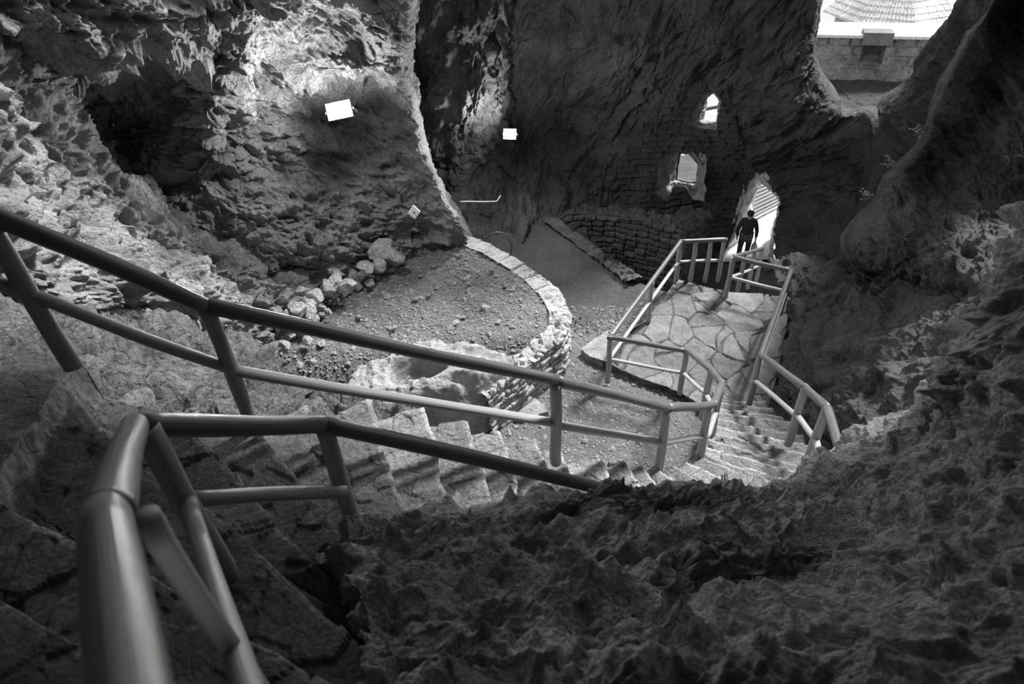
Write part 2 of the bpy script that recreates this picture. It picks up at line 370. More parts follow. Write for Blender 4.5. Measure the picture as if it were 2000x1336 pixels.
def reveal(name, inn, out, h0, h1, mat):
    def dense(poly, n):
        poly = np.array(poly + poly[:1], float); t = np.linspace(0, len(poly) - 1, n + 1)[:-1]
        i = t.astype(int); f = (t - i)[:, None]
        return poly[i] * (1 - f) + poly[i + 1] * f
    n = 24 * len(inn); a, b = dense(inn, n), dense(out, n)
    V = []; K = 30
    cx, cy = np.mean(a, 0)
    for k in range(K):
        f = k / (K - 1); h = h0 + (h1 - h0) * f
        for p, q in zip(a, b):
            if k == 0: p = p + (p - np.array([cx, cy])) * .25; q = p
            V.append(at_h(*(p * (1 - f) + q * f), h))
    V = np.array(V); V = V + np.stack([fbm(V * 5, 4, s) for s in (1, 2, 3)], -1) * .09 * 1.0
    Fs = [(k * n + i, k * n + (i + 1) % n, (k + 1) * n + (i + 1) % n, (k + 1) * n + i) for k in range(K - 1) for i in range(n)]
    o = mesh_obj(name, V, Fs, mat); o['kind'] = 'structure'
    return o
reveal('window_1', WIN_LO_IN, WIN_LO_OUT, 17.55, 18.6, PLASTER)
reveal('window_2', WIN_UP_IN, WIN_UP_OUT, 17.5, 18.4, MASON)
reveal('door_1', DOOR_IN, DOOR_OUT, 18.1, 19.3, rock_mat('daylit_plaster', .6, .8, .5, 12, patch=3, dist=.015))  # daylight on the door jamb painted as paler plaster

# rock on the right of the gap, behind the near wall
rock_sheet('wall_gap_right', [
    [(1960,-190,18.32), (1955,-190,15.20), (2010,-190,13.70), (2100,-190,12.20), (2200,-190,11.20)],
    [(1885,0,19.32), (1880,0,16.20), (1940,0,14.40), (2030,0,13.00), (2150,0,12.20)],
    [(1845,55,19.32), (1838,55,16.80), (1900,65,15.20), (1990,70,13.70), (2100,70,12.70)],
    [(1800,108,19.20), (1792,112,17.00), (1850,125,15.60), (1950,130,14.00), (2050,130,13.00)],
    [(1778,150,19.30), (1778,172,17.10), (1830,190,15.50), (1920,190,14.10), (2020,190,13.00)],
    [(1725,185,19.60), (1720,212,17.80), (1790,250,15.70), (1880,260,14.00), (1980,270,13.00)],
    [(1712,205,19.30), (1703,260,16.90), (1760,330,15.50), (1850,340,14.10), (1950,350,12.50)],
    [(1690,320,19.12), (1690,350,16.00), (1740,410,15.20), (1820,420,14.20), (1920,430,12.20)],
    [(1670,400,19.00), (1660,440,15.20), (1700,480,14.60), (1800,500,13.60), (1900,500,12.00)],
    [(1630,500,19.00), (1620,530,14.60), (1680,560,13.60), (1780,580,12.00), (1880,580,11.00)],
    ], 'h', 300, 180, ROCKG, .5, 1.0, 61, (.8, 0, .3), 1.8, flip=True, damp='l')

# near right wall with the bulge
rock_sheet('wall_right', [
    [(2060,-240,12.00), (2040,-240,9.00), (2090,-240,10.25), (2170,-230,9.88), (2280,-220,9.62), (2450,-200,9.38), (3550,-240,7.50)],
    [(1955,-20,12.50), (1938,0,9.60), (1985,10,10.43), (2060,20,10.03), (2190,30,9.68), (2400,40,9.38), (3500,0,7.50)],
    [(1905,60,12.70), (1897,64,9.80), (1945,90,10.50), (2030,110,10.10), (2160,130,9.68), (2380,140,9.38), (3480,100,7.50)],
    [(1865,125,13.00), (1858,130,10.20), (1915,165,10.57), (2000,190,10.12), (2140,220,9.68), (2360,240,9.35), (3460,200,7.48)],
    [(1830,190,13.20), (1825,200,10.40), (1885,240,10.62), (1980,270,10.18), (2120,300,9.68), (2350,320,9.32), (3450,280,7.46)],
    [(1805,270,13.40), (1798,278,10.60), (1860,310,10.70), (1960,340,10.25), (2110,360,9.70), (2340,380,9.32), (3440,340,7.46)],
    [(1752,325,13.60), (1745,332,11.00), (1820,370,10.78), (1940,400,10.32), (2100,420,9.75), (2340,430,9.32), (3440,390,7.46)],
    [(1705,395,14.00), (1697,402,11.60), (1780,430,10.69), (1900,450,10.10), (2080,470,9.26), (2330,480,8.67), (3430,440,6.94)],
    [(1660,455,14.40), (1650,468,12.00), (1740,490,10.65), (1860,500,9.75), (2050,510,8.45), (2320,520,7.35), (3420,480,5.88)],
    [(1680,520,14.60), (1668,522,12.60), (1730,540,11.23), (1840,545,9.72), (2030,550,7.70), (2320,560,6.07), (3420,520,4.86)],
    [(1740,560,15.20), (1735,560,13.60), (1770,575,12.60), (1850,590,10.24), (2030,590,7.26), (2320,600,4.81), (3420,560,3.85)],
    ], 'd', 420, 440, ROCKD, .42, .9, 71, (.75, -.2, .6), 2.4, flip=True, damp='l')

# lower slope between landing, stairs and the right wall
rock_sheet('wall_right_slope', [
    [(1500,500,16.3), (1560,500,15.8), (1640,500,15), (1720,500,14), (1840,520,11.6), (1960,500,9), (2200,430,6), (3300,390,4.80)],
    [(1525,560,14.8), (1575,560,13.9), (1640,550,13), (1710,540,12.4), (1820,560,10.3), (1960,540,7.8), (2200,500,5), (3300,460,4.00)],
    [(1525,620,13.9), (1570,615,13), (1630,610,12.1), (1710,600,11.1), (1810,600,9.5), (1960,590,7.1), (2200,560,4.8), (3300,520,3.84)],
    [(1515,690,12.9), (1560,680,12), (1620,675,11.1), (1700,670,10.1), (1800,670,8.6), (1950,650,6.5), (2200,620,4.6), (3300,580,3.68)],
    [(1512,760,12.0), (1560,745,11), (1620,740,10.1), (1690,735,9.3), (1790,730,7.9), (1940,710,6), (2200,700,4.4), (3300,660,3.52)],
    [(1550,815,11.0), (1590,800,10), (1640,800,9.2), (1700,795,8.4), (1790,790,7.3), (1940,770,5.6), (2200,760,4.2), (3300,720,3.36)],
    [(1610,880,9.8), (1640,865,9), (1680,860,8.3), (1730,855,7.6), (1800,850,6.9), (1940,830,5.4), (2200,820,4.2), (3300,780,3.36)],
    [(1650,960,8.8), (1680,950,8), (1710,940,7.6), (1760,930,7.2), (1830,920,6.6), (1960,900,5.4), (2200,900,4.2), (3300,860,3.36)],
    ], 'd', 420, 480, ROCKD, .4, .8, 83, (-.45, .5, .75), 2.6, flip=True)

# foreground rock
rock_sheet('wall_front', [
    [(560,1130,5), (590,1060,5.3), (650,1000,5.6), (740,990,6), (860,985,6.2), (980,980,6.2), (1100,975,6.2), (1220,1000,6.4), (1330,1000,6.6), (1460,980,7), (1580,960,7.4), (1680,900,7.6), (1770,840,7), (1870,740,6.5), (1950,600,6), (2050,430,5.5), (2200,250,5), (3300,210,4.00)],
    [(600,1120,3.4), (640,1030,3.6), (710,985,3.85), (800,985,4.05), (880,965,4.2), (980,962,4.35), (1070,940,4.4), (1150,938,4.45), (1240,950,4.6), (1330,948,4.75), (1450,945,5.05), (1560,925,5.4), (1640,885,5.6), (1750,815,5.3), (1850,730,4.9), (1900,610,4.4), (2080,420,3.6), (3180,380,2.88)],
    [(610,1150,3.2), (660,1080,3.3), (730,1045,3.4), (810,1035,3.5), (890,1015,3.65), (990,1010,3.8), (1080,1000,3.9), (1160,1005,3.95), (1250,1020,4.1), (1340,1015,4.2), (1450,1000,4.4), (1560,985,4.6), (1660,950,4.7), (1780,890,4.5), (1880,820,4.1), (1960,730,3.6), (2150,560,3), (3250,520,2.40)],
    [(620,1200,3.1), (670,1140,2.9), (740,1110,2.95), (820,1095,3.1), (900,1080,3.2), (1000,1075,3.3), (1090,1065,3.4), (1170,1070,3.4), (1260,1085,3.5), (1350,1080,3.6), (1460,1070,3.9), (1570,1055,4.05), (1680,1020,4.0), (1800,970,3.7), (1900,910,3.4), (2010,840,3.0), (2200,700,2.6), (3300,660,2.08)],
    [(625,1240,3.2), (675,1190,2.75), (745,1170,2.7), (825,1155,2.75), (905,1140,2.8), (1005,1135,2.9), (1095,1130,3.0), (1180,1130,3.0), (1270,1145,3.1), (1360,1160,3.3), (1470,1150,3.75), (1580,1120,3.8), (1690,1080,3.6), (1810,1040,3.2), (1920,990,2.9), (2040,930,2.6), (2250,830,2.3), (3350,790,1.84)],
    [(630,1290,3.1), (680,1240,2.5), (750,1230,2.45), (830,1220,2.5), (910,1210,2.55), (1010,1205,2.6), (1100,1200,2.65), (1190,1200,2.7), (1280,1205,2.65), (1380,1220,2.7), (1490,1200,2.9), (1600,1180,2.95), (1710,1150,2.85), (1830,1110,2.65), (1940,1070,2.5), (2080,1020,2.3), (2280,940,2.1), (3380,900,1.68)],
    [(620,1370,2.9), (680,1330,2.25), (750,1320,2.2), (830,1310,2.25), (910,1300,2.3), (1010,1300,2.3), (1110,1295,2.3), (1200,1290,2.3), (1300,1290,2.3), (1400,1290,2.3), (1510,1280,2.4), (1620,1270,2.4), (1740,1250,2.35), (1860,1220,2.25), (1980,1190,2.15), (2120,1150,2), (2320,1080,1.9), (3420,1040,1.52)],
    [(600,1480,2.7), (680,1460,2.0), (750,1450,1.95), (830,1440,1.95), (910,1430,1.95), (1010,1430,1.95), (1110,1430,1.95), (1200,1430,1.95), (1310,1430,1.95), (1420,1430,1.95), (1540,1420,2.0), (1660,1410,2.0), (1790,1400,1.95), (1920,1380,1.9), (2050,1360,1.85), (2200,1330,1.8), (2400,1280,1.7), (3500,1240,1.36)],
    ], 'd', 520, 960, ROCKN, .33, .56, 91, (-.35, .8, .45), 2.1, flip=True)

# outcrop between the stairs and the left wall
rock_sheet('wall_stair_outcrop', [
    [(-120,640,9.5), (60,640,9.5), (180,650,9.8), (300,660,10), (400,670,10.2), (480,700,10.3), (560,760,10), (620,820,9.5), (700,840,9), (800,860,8.8)],
    [(-120,590,6.2), (70,600,6.7), (190,612,7.2), (310,625,7.6), (410,635,7.9), (500,665,7.9), (570,725,7.6), (610,785,7.2), (700,800,7), (800,835,6.6)],
    [(-120,640,5.6), (70,640,5.9), (190,655,6.3), (300,670,6.6), (400,680,6.8), (480,710,6.9), (550,755,6.8), (600,805,6.5), (690,820,6.3), (790,850,6.1)],
    [(-140,700,5), (60,700,5.2), (180,710,5.5), (290,725,5.8), (390,735,6), (460,755,6.1), (530,785,6.1), (590,820,6), (680,840,5.9), (780,870,5.8)],
    [(-160,790,4.5), (50,780,4.7), (170,780,5), (280,785,5.3), (370,790,5.5), (440,800,5.6), (520,815,5.7), (590,840,5.7), (680,870,5.7), (780,900,5.7)],
    [(-180,900,4.4), (40,880,4.6), (170,860,4.9), (280,850,5.2), (370,850,5.4), (440,860,5.6), (520,870,5.7), (590,890,5.8), (690,920,5.9), (790,940,6)],
    ], 'd', 300, 480, rock_mat('outcrop_limestone', .08, .24, 1, 11, patch=2, dist=.05), .5, .62, 101, (-.3, .5, .8), 1.5, flip=True)

# unseen cave roof and rear end; its edge is shaped to shade the foreground
def shell(name, nu, nv):
    th = np.linspace(math.radians(-8), math.radians(188), nu); V = np.zeros((nu, nv, 3))
    for i, t in enumerate(th):
        yend = 7.0 + 12.5 * np.clip((math.degrees(t) - 118) / 35, 0, 1)
        for j, f in enumerate(np.linspace(0, 1, nv)):
            if f < .3: k = f / .3; y = -6 + 2 * k; rr = math.sin(k * math.pi / 2)
            else: k = (f - .3) / .7; y = -4 + (yend + 4) * k; rr = 1
            V[i, j] = (12.5 * rr * math.cos(t), y, -1 + (1 - rr) * 6 + 12.5 * rr * math.sin(t))
    fl = V.reshape(-1, 3); fl = fl + fbm(fl * .5, 3, 5)[:, None] * .5
    o = mesh_obj(name, fl, grid_faces(nu, nv), ROCKD); o['kind'] = 'structure'
shell('unseen_ceiling', 90, 60)

# ------------------------------------------------------------------ floors
ZT, ZF, ZP = .45, -.45, -.3
def dirt_sheet(name, x0, x1, y0, y1, z, step, mat, amp=.1, seed=0, mask=None, zf=None):
    xs, ys = np.arange(x0, x1, step), np.arange(y0, y1, step)
    X, Y = np.meshgrid(xs, ys, indexing='ij'); P = np.stack([X.ravel(), Y.ravel(), np.full(X.size, 0.)], -1)
    zz = z if zf is None else zf(P)
    zz = zz + fbm(P * .8, 4, seed) * amp
    st, gp = cells(P * np.array([9, 9, 1]), seed + 3); zz = zz + np.clip(st - .15, 0, .6) * .045
    st, gp = cells(P * np.array([22, 22, 1]), seed + 9); zz = zz + np.clip(st, 0, .6) * .022
    P[:, 2] = zz
    keep = None
    if mask is not None:
        m = mask(P).reshape(X.shape); keep = m[:-1, :-1]
    o = mesh_obj(name, P, grid_faces(len(xs), len(ys), keep), mat); o['kind'] = 'structure'
    return o
def floor_z(P):
    return np.full(len(P), ZF)
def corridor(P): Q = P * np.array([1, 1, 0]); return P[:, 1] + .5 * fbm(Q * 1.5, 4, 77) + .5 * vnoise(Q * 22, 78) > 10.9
FLOOR_POLY = [(-9,3.5),(8,3.5),(8,9.3),(4.6,9.3),(3.1,10.9),(3.4,11.8),(2.87,12.29),(2.2,13.2),(1.2,15.2),(1,16.5),(-3,16.5),(-3,10),(-9,10)]
dirt_sheet('floor', -9, 8, 4, 16.5, ZF, .033, DIRT, .06, 5, zf=floor_z, mask=lambda P: in_poly(P[:, 0], P[:, 1], FLOOR_POLY) & ~corridor(P))
dirt_sheet('floor_corridor', -4, 5, 9.5, 16.5, ZF, .033, DIRTD, .06, 5, zf=floor_z, mask=lambda P: in_poly(P[:, 0], P[:, 1], FLOOR_POLY) & corridor(P))  # the corridor's shade is painted on by this darker dirt
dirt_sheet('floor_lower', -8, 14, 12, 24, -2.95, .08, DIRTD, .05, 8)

# terrace: rim line measured on its top
RIM = [(905,462),(935,470),(968,484),(1005,505),(1040,528),(1072,555),(1095,583),(1108,610),(1106,640),(1090,662),(1060,688),(1025,715),(985,745),(950,775)]
rim = np.array([at_z(px, py, ZT + .05) for px, py in RIM])
U = cr_matrix(len(rim), 300); rimc = U @ rim
ter_poly = [(p[0], p[1]) for p in rimc] + [(-1.2, 8.7), (-2, 8.1), (-9, 8.1), (-9, 15.5), (-2, 15.5)]
def in_ter(P): return in_poly(P[:, 0], P[:, 1], ter_poly)
def ter_z(P):
    k = np.clip((9.6 - P[:, 1]) / 1.3, 0, 1); return ZT - .9 * k * k * (3 - 2 * k)
dirt_sheet('floor_terrace', -8, 2.2, 8.0, 16, ZT, .025, DIRT, .09, 15, mask=in_ter, zf=ter_z)
# retaining wall of flat stones round it
def ring_wall(name, line, w_in, z_top, z_bot, mat, seed=0, label=None, cat=None, course=.11, flagw=.45, side=-1):
    n = len(line); t = np.gradient(line, axis=0); t[:, 2] = 0; t /= np.linalg.norm(t, axis=1, keepdims=True)
    nr = np.stack([t[:, 1], -t[:, 0], 0 * t[:, 0]], -1) * side
    s = np.concatenate([[0], np.cumsum(np.linalg.norm(np.diff(line[:, :2], axis=0), axis=1))])
    m = int(s[-1] / .02); si = np.linspace(0, s[-1], m)
    L = np.stack([np.interp(si, s, line[:, k]) for k in range(3)], -1); Nn = np.stack([np.interp(si, s, nr[:, k]) for k in range(3)], -1)
    prof = [(-w_in, 0, 1)] + [(-w_in * (1 - k / 14), 0, 0) for k in range(15)]
    nz = int((z_top - z_bot) / .02)
    rows = []
    for k in range(16):
        rows.append(('t', -w_in * (1 - k / 15)))
    for k in range(1, nz): rows.append(('s', z_top - k * (z_top - z_bot) / (nz - 1)))
    V = []
    for kind, v in rows:
        if kind == 't': p = L + Nn * v; p[:, 2] = z_top
        else: p = L + Nn * 0.0; p[:, 2] = v
        if kind == 't':
            seg = np.floor(si / flagw + .4 * vnoise(np.stack([si, si, si], -1), seed)); e = np.abs(si / flagw - np.floor(si / flagw) - .5) * 2
            q = _h(seg, seg * 0 + seed, seg, 3)
            cc, cg = cells(p * 5.5, seed); rough = np.clip((si / s[-1] - .45) * 6, 0, 1) if side < 0 else 1.0
            p[:, 2] += (q - .5) * .05 - .05 * (e > .95) + .03 * fbm(p * 6, 4, seed) + rough * (.07 * cc - .05 * (cg < .12))
            p += Nn * ((q - .5) * .08)[:, None] * (1 + v / w_in)
        else:
            row = np.floor((v + .03 * vnoise(p * 2.5, seed)) / course); fx = si / .3 + .5 * (row % 2) + _h(row, row, row, 4)
            fc = np.abs(fx - np.floor(fx) - .5) * 2
            out = _h(np.floor(fx), row, row, 6 + seed) * .09 - .07 * (fc > .9)
            fr = np.abs((v + .03 * vnoise(p * 2.5, seed)) / course - row - .5) * 2
            out = out - .07 * (fr > .75)
            p = p + Nn * (out + .04 * fbm(p * 8, 3, seed))[:, None]
        V.append(p)
    V = np.array(V)
    o = mesh_obj(name, V.reshape(-1, 3), grid_faces(len(rows), m, flip=side > 0), mat)
    if label: tag(o, label, cat)
    return o
ring_wall('retaining_wall', rimc, .34, ZT + .06, ZF - .25, MASON, 2, 'curved dry stone retaining wall round the edge of the gravel terrace', 'wall')
curb = np.array([at_z(px, py, -.3) for px, py in [(1080,420),(1105,438),(1140,462),(1180,490),(1215,515),(1250,540)]])
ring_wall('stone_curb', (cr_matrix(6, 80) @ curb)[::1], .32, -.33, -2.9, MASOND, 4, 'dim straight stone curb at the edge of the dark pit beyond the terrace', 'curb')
ruin = np.array([at_h(px, py, h) for px, py, h in [(1085,402,15.8),(1150,412,15.9),(1211,427,15.8),(1262,440,15.6),(1316,458,15.4),(1340,468,15.2)]])
def wall_var(line, zt, zb, wdt, mat, name, label, seed):
    line = cr_matrix(len(line), 60) @ line; line[:, 2] = 0
    return ring_wall(name, line, wdt, zt, zb, mat, seed, label, 'wall', .16, .33, 1)
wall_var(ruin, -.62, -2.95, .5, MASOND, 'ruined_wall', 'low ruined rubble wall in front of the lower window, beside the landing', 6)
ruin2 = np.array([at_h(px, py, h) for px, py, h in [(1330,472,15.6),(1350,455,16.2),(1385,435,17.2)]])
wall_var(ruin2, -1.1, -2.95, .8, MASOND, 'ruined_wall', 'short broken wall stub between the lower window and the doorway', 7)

dirt_sheet('floor_window', 2.0, 5.2, 15.6, 18.6, -1.35, .05, DIRT, .08, 9)
# landing paved with crazy flagstones
I3, H3 = at_z(1180, 712, ZP), at_z(1327, 763, ZP)
land_px = [(1172,702),(1262,622),(1322,546),(1424,572),(1545,578),(1535,640),(1520,720),(1500,800),(1380,800),(1325,765),(1240,735)]
land_poly = [tuple(at_z(px, py, ZP)[:2]) for px, py in land_px]
def paving(name, poly, z, step=.016):
    pa = np.array(poly); xs = np.arange(pa[:, 0].min(), pa[:, 0].max(), step); ys = np.arange(pa[:, 1].min(), pa[:, 1].max(), step)
    X, Y = np.meshgrid(xs, ys, indexing='ij'); P = np.stack([X.ravel(), Y.ravel(), np.full(X.size, .5)], -1)
    Wq = P + np.stack([vnoise(P * 2.2, 1), vnoise(P * 2.2, 2), 0 * P[:, 0]], -1) * .14
    Q = Wq * np.array([1.5, 1.2, 0]); Q[:, 2] = .5
    # 2-D cells
    i = np.floor(Q[:, :2]).astype(np.int64); d1 = np.full(len(Q), 9.); d2 = d1.copy(); idv = np.zeros(len(Q)); tx = idv.copy(); ty = idv.copy(); ox = idv.copy(); oy = idv.copy()
    for a in (-1, 0, 1):
        for b in (-1, 0, 1):
            cx, cy = i[:, 0] + a, i[:, 1] + b
            for sub in (0, 1):
                rx, ry = _h(cx, cy, cx * 0 + sub, 21), _h(cx, cy, cx * 0 + sub, 22)
                dx, dy = Q[:, 0] - cx - rx, Q[:, 1] - cy - ry; d = np.hypot(dx, dy)
                nr = d < d1; d2 = np.where(nr, d1, np.minimum(d2, d)); d1 = np.where(nr, d, d1)
                idv = np.where(nr, _h(cx, cy, cx * 0 + sub, 23), idv); ox = np.where(nr, dx, ox); oy = np.where(nr, dy, oy)
                tx = np.where(nr, rx - .5, tx); ty = np.where(nr, ry - .5, ty)
    e = d2 - d1
    joint = 1 - np.clip((e - .008 - .02 * _h(np.round(idv * 999).astype(int), np.full(len(idv), 3), np.full(len(idv), 1), 4)) / .022, 0, 1)
    P[:, 2] = z + (idv - .5) * .035 + (tx * ox + ty * oy) * .05 - joint * .04 + fbm(P * 5, 5, 3) * .03
    keep = in_poly(X, Y, poly)[:-1, :-1]
    o = mesh_obj(name, P, grid_faces(len(xs), len(ys), keep), FLAG)
    tone(o, (.72 + .5 * idv) * (1 - .5 * joint))
    return o
land = empty('paved_landing', np.mean([at_z(px, py, ZP) for px, py in land_px], 0), 'flat landing paved with cracked irregular flagstones between the two railings', 'landing')
pv = paving('paving', land_poly, ZP); pv.parent = land; pv.data.transform(Matrix.Translation(-land.location))
# side faces of the landing, down to the lower floor
lp = np.array([(x, y, 0) for x, y in land_poly + land_poly[:1]])
lv = []; 
t = np.linspace(0, len(lp) - 1, 500); ii = np.minimum(t.astype(int), len(lp) - 2); ff = (t - ii)[:, None]
edge = lp[ii] * (1 - ff) + lp[ii + 1] * ff
zs = np.linspace(ZP - .0, -3, 60)
for z in zs:
    p = edge.copy(); p[:, 2] = z; p[:, :2] += np.stack([vnoise(p * 5, 3), vnoise(p * 5, 4)], -1) * .05
    lv.append(p)
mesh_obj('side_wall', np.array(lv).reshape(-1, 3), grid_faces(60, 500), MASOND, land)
# pale slab on the ground beside the landing
def slab(name, pxs, z, th, mat, parent=None, seed=0, zfn=None):
    """flat broken stone: outline measured on its top, real thickness"""
    top = [at_z(px, py, z if zfn is None else zfn(k)) for k, (px, py) in enumerate(pxs)]
    c = np.mean(top, 0); N = 90
    tp = np.array(top + top[:1]); t = np.linspace(0, len(top), N + 1)[:-1]; i = t.astype(int); f = (t - i)[:, None]
    ring = tp[i] * (1 - f) + tp[i + 1] * f
    nz = np.stack([vnoise(ring * 9 + seed, 1), vnoise(ring * 9 + seed, 2), 0 * t], -1) * .03; ring = ring + nz
    V = []; K = 8
    for k in range(K):
        q = c + (ring - c) * ((k + .3) / (K - .7)); q[:, 2] += .02 * fbm(q * 6 + seed, 3, 2); V.append(q)
    for k in (1, 2, 3): q = ring.copy(); q[:, 2] -= th * k / 3; q[:, :2] += (ring - c)[:, :2] * .02 * k; V.append(q)
    V = np.array(V).reshape(-1, 3)
    Fs = [(k * N + i, k * N + (i + 1) % N, (k + 1) * N + (i + 1) % N, (k + 1) * N + i) for k in range(K + 2) for i in range(N)]
    Fs.append(tuple(range(N)))
    o = mesh_obj(name, V, Fs, mat, parent, smooth=False)
    tone(o, np.ones(len(V)))
    return o
tag(slab('stone_slab', [(1137,682),(1160,662),(1186,646),(1198,664),(1188,692),(1176,704),(1150,696)], ZF + .16, .2, STONE, None, 3), 'pale rough slab lying on the ground at the near left corner of the landing', 'stone slab')

# ------------------------------------------------------------------ stairs
NOS = [  # outer end, inner end of a step edge, height of the tread
    ((-520,1010),(430,1700),6.35), ((-420,900),(560,1500),6.1), ((-250,840),(700,1370),5.75), ((60,700),(700,1260),5.4), ((330,810),(660,1150),5.12), ((470,800),(665,1045),4.86),
    ((590,790),(715,1030),4.62), ((722,780),(800,1000),4.38), ((820,800),(885,990),4.16), ((908,825),(950,985),3.96), ((980,840),(1015,975),3.78),
    ((1043,855),(1075,975),3.6), ((1100,880),(1140,985),3.4), ((1160,890),(1210,1000),3.2), ((1210,895),(1275,1000),3.0), ((1250,905),(1330,1000),2.8), ((1285,905),(1390,1000),2.6),
    ((1320,905),(1450,990),2.4), ((1345,900),(1510,980),2.2), ((1358,890),(1550,965),2.0), ((1366,880),(1580,950),1.8), ((1374,868),(1596,935),1.6), ((1380,856),(1600,915),1.4),
    ((1384,843),(1596,893),1.2), ((1387,830),(1585,870),1.0), ((1390,818),(1570,848),.8), ((1393,806),(1550,829),.6), ((1396,796),(1528,812),.4), ((1398,786),(1508,797),.2), ((1400,777),(1495,784),0.0), ((1392,768),(1485,772),-.14)]
stair = empty('stone_staircase', at_z(1082, 915, 3.5), 'long curved staircase of rough stone slab steps winding down to the landing', 'staircase')
edges = [(at_z(*a, z), at_z(*b, z), z) for a, b, z in NOS]
# overall pitch, and a stretch past each end so that treads tuck into the rock
def step_mesh(k):
    (a, b, z), prev = edges[k], edges[k - 1] if k else None
    if prev is None:
        d = edges[1][0] - a; d2 = edges[1][1] - b
        a0, b0 = a - d, b - d2
    else: a0, b0 = prev[0].copy(), prev[1].copy()
    ztop = z; zn = edges[k + 1][2] if k + 1 < len(edges) else z - .2
    a0[2] = b0[2] = z
    ext = (b - a) / np.linalg.norm(b - a) * .0
    nu, nv = 46, 150
    us, vs = np.linspace(-.10, 1, nu), np.linspace(0, 1, nv)     # u: back -> nosing
    Uu, Vv = np.meshgrid(us, vs, indexing='ij')
    A = a0 + (a - a0) * Uu[..., None]; B = b0 + (b - b0) * Uu[..., None]
    P = A + (B - A) * Vv[..., None]
    fwd = ((a - a0) + (b - b0)); fwd[2] = 0; fwd /= np.linalg.norm(fwd)
    flat = P.reshape(-1, 3)
    s = flat @ np.array([fwd[1], -fwd[0], 0])
    col = np.stack([s * 0 + k * 7.7, s, s * 0], -1)
    blk = np.floor(s / .62 + .4 * _h(np.array([k]), np.array([3]), np.array([1]), 2)[0] * 3)
    hb = _h(blk, blk * 0 + k, blk * 0, 31)
    wob = (vnoise(col * 1.3, 4) * .045 + vnoise(col * 7, 5) * .012 + vnoise(col * 19, 6) * .006 + (hb - .5) * .03)
    flat = flat + fwd * (wob * (Uu.ravel() > .2))[:, None]
    fb = np.abs(s / .62 - np.floor(s / .62) - .5) * 2
    plates, _g2 = cells(flat * np.array([5, 5, 2.]), 5 + k)
    flat[:, 2] = ztop + (hb - .5) * .02 + .022 * fbm(flat * 4.5, 5, 8 + k, .6) + .02 * plates - .015 * (fb > .975)
    top = flat.reshape(nu, nv, 3)
    lip = top[-1]
    rows = [top]
    hh = ztop - zn + .12
    for j in range(1, 13):
        q = lip.copy(); q[:, 2] -= hh * j / 12
        q = q + fwd * (-.03 * min(1, j / 3) + .03 * fbm(q * 7, 3, 3 + k))[:, None]
        rows.append(q[None])
    V = np.concatenate(rows, 0)
    # skirts at both ends go down so that no step floats
    for side in (0, -1):
        pass
    n0 = V.shape[0]
    left = V[:, :1].copy(); right = V[:, -1:].copy()
    left[..., 2] = np.minimum(left[..., 2] - .9, zn - .9); right[..., 2] = np.minimum(right[..., 2] - .9, zn - .9)
    V = np.concatenate([left, V, right], 1)
    o = mesh_obj('step', V.reshape(-1, 3), grid_faces(n0, nv + 2), STEP, stair)
    tb = np.tile(.8 + .4 * hb.reshape(nu, nv)[-1:], (n0, 1)); tb[nu - 4:nu + 1] *= 1.6   # light catching the nosings, painted as paler edges
    tb = np.concatenate([tb[:, :1], tb, tb[:, -1:]], 1)
    tone(o, tb.ravel())
for k in range(len(edges)): step_mesh(k)
# parapet ledge on the left, where the first post stands
def block_from(name, top_px, z_list, depth, mat, parent):
    top = np.array([at_z(px, py, z) for (px, py), z in zip(top_px, z_list)])
    G = np.array([[top[0], top[1]], [top[3], top[2]]])
    nu, nv = 120, 60
    Uu, Vv = np.meshgrid(np.linspace(0, 1, nu), np.linspace(0, 1, nv), indexing='ij')
    Pt = (G[0, 0] * ((1 - Uu) * (1 - Vv))[..., None] + G[0, 1] * ((1 - Uu) * Vv)[..., None] + G[1, 0] * (Uu * (1 - Vv))[..., None] + G[1, 1] * (Uu * Vv)[..., None])
    fl = Pt.reshape(-1, 3); fl[:, 2] += .03 * fbm(fl * 6, 4, 1); Pt = fl.reshape(nu, nv, 3)
    rows = [np.stack([Pt[:, 0] + np.array([0, 0, -depth * j / 20]) + .025 * fbm((Pt[:, 0] + [0, 0, -depth * j / 20]) * 8, 3)[:, None] for j in range(20, 0, -1)], 1), Pt,
            np.stack([Pt[:, -1] + np.array([0, 0, -depth * j / 20]) + .025 * fbm((Pt[:, -1] + [0, 0, -depth * j / 20]) * 8, 3)[:, None] for j in range(1, 21)], 1)]
    V = np.concatenate(rows, 1)
    cap0 = V[:1].copy(); cap0[..., 2] = V[..., 2].min(); cap1 = V[-1:].copy(); cap1[..., 2] = V[..., 2].min()
    V = np.concatenate([cap0, V, cap1], 0)
    o = mesh_obj(name, V.reshape(-1, 3), grid_faces(V.shape[0], V.shape[1]), mat, parent); tone(o, np.ones(V.shape[0] * V.shape[1])); return o
block_from('parapet', [(40,680),(150,700),(-60,1010),(-330,960)], [5.5, 5.5, 5.75, 5.75], .55, STEP, stair)

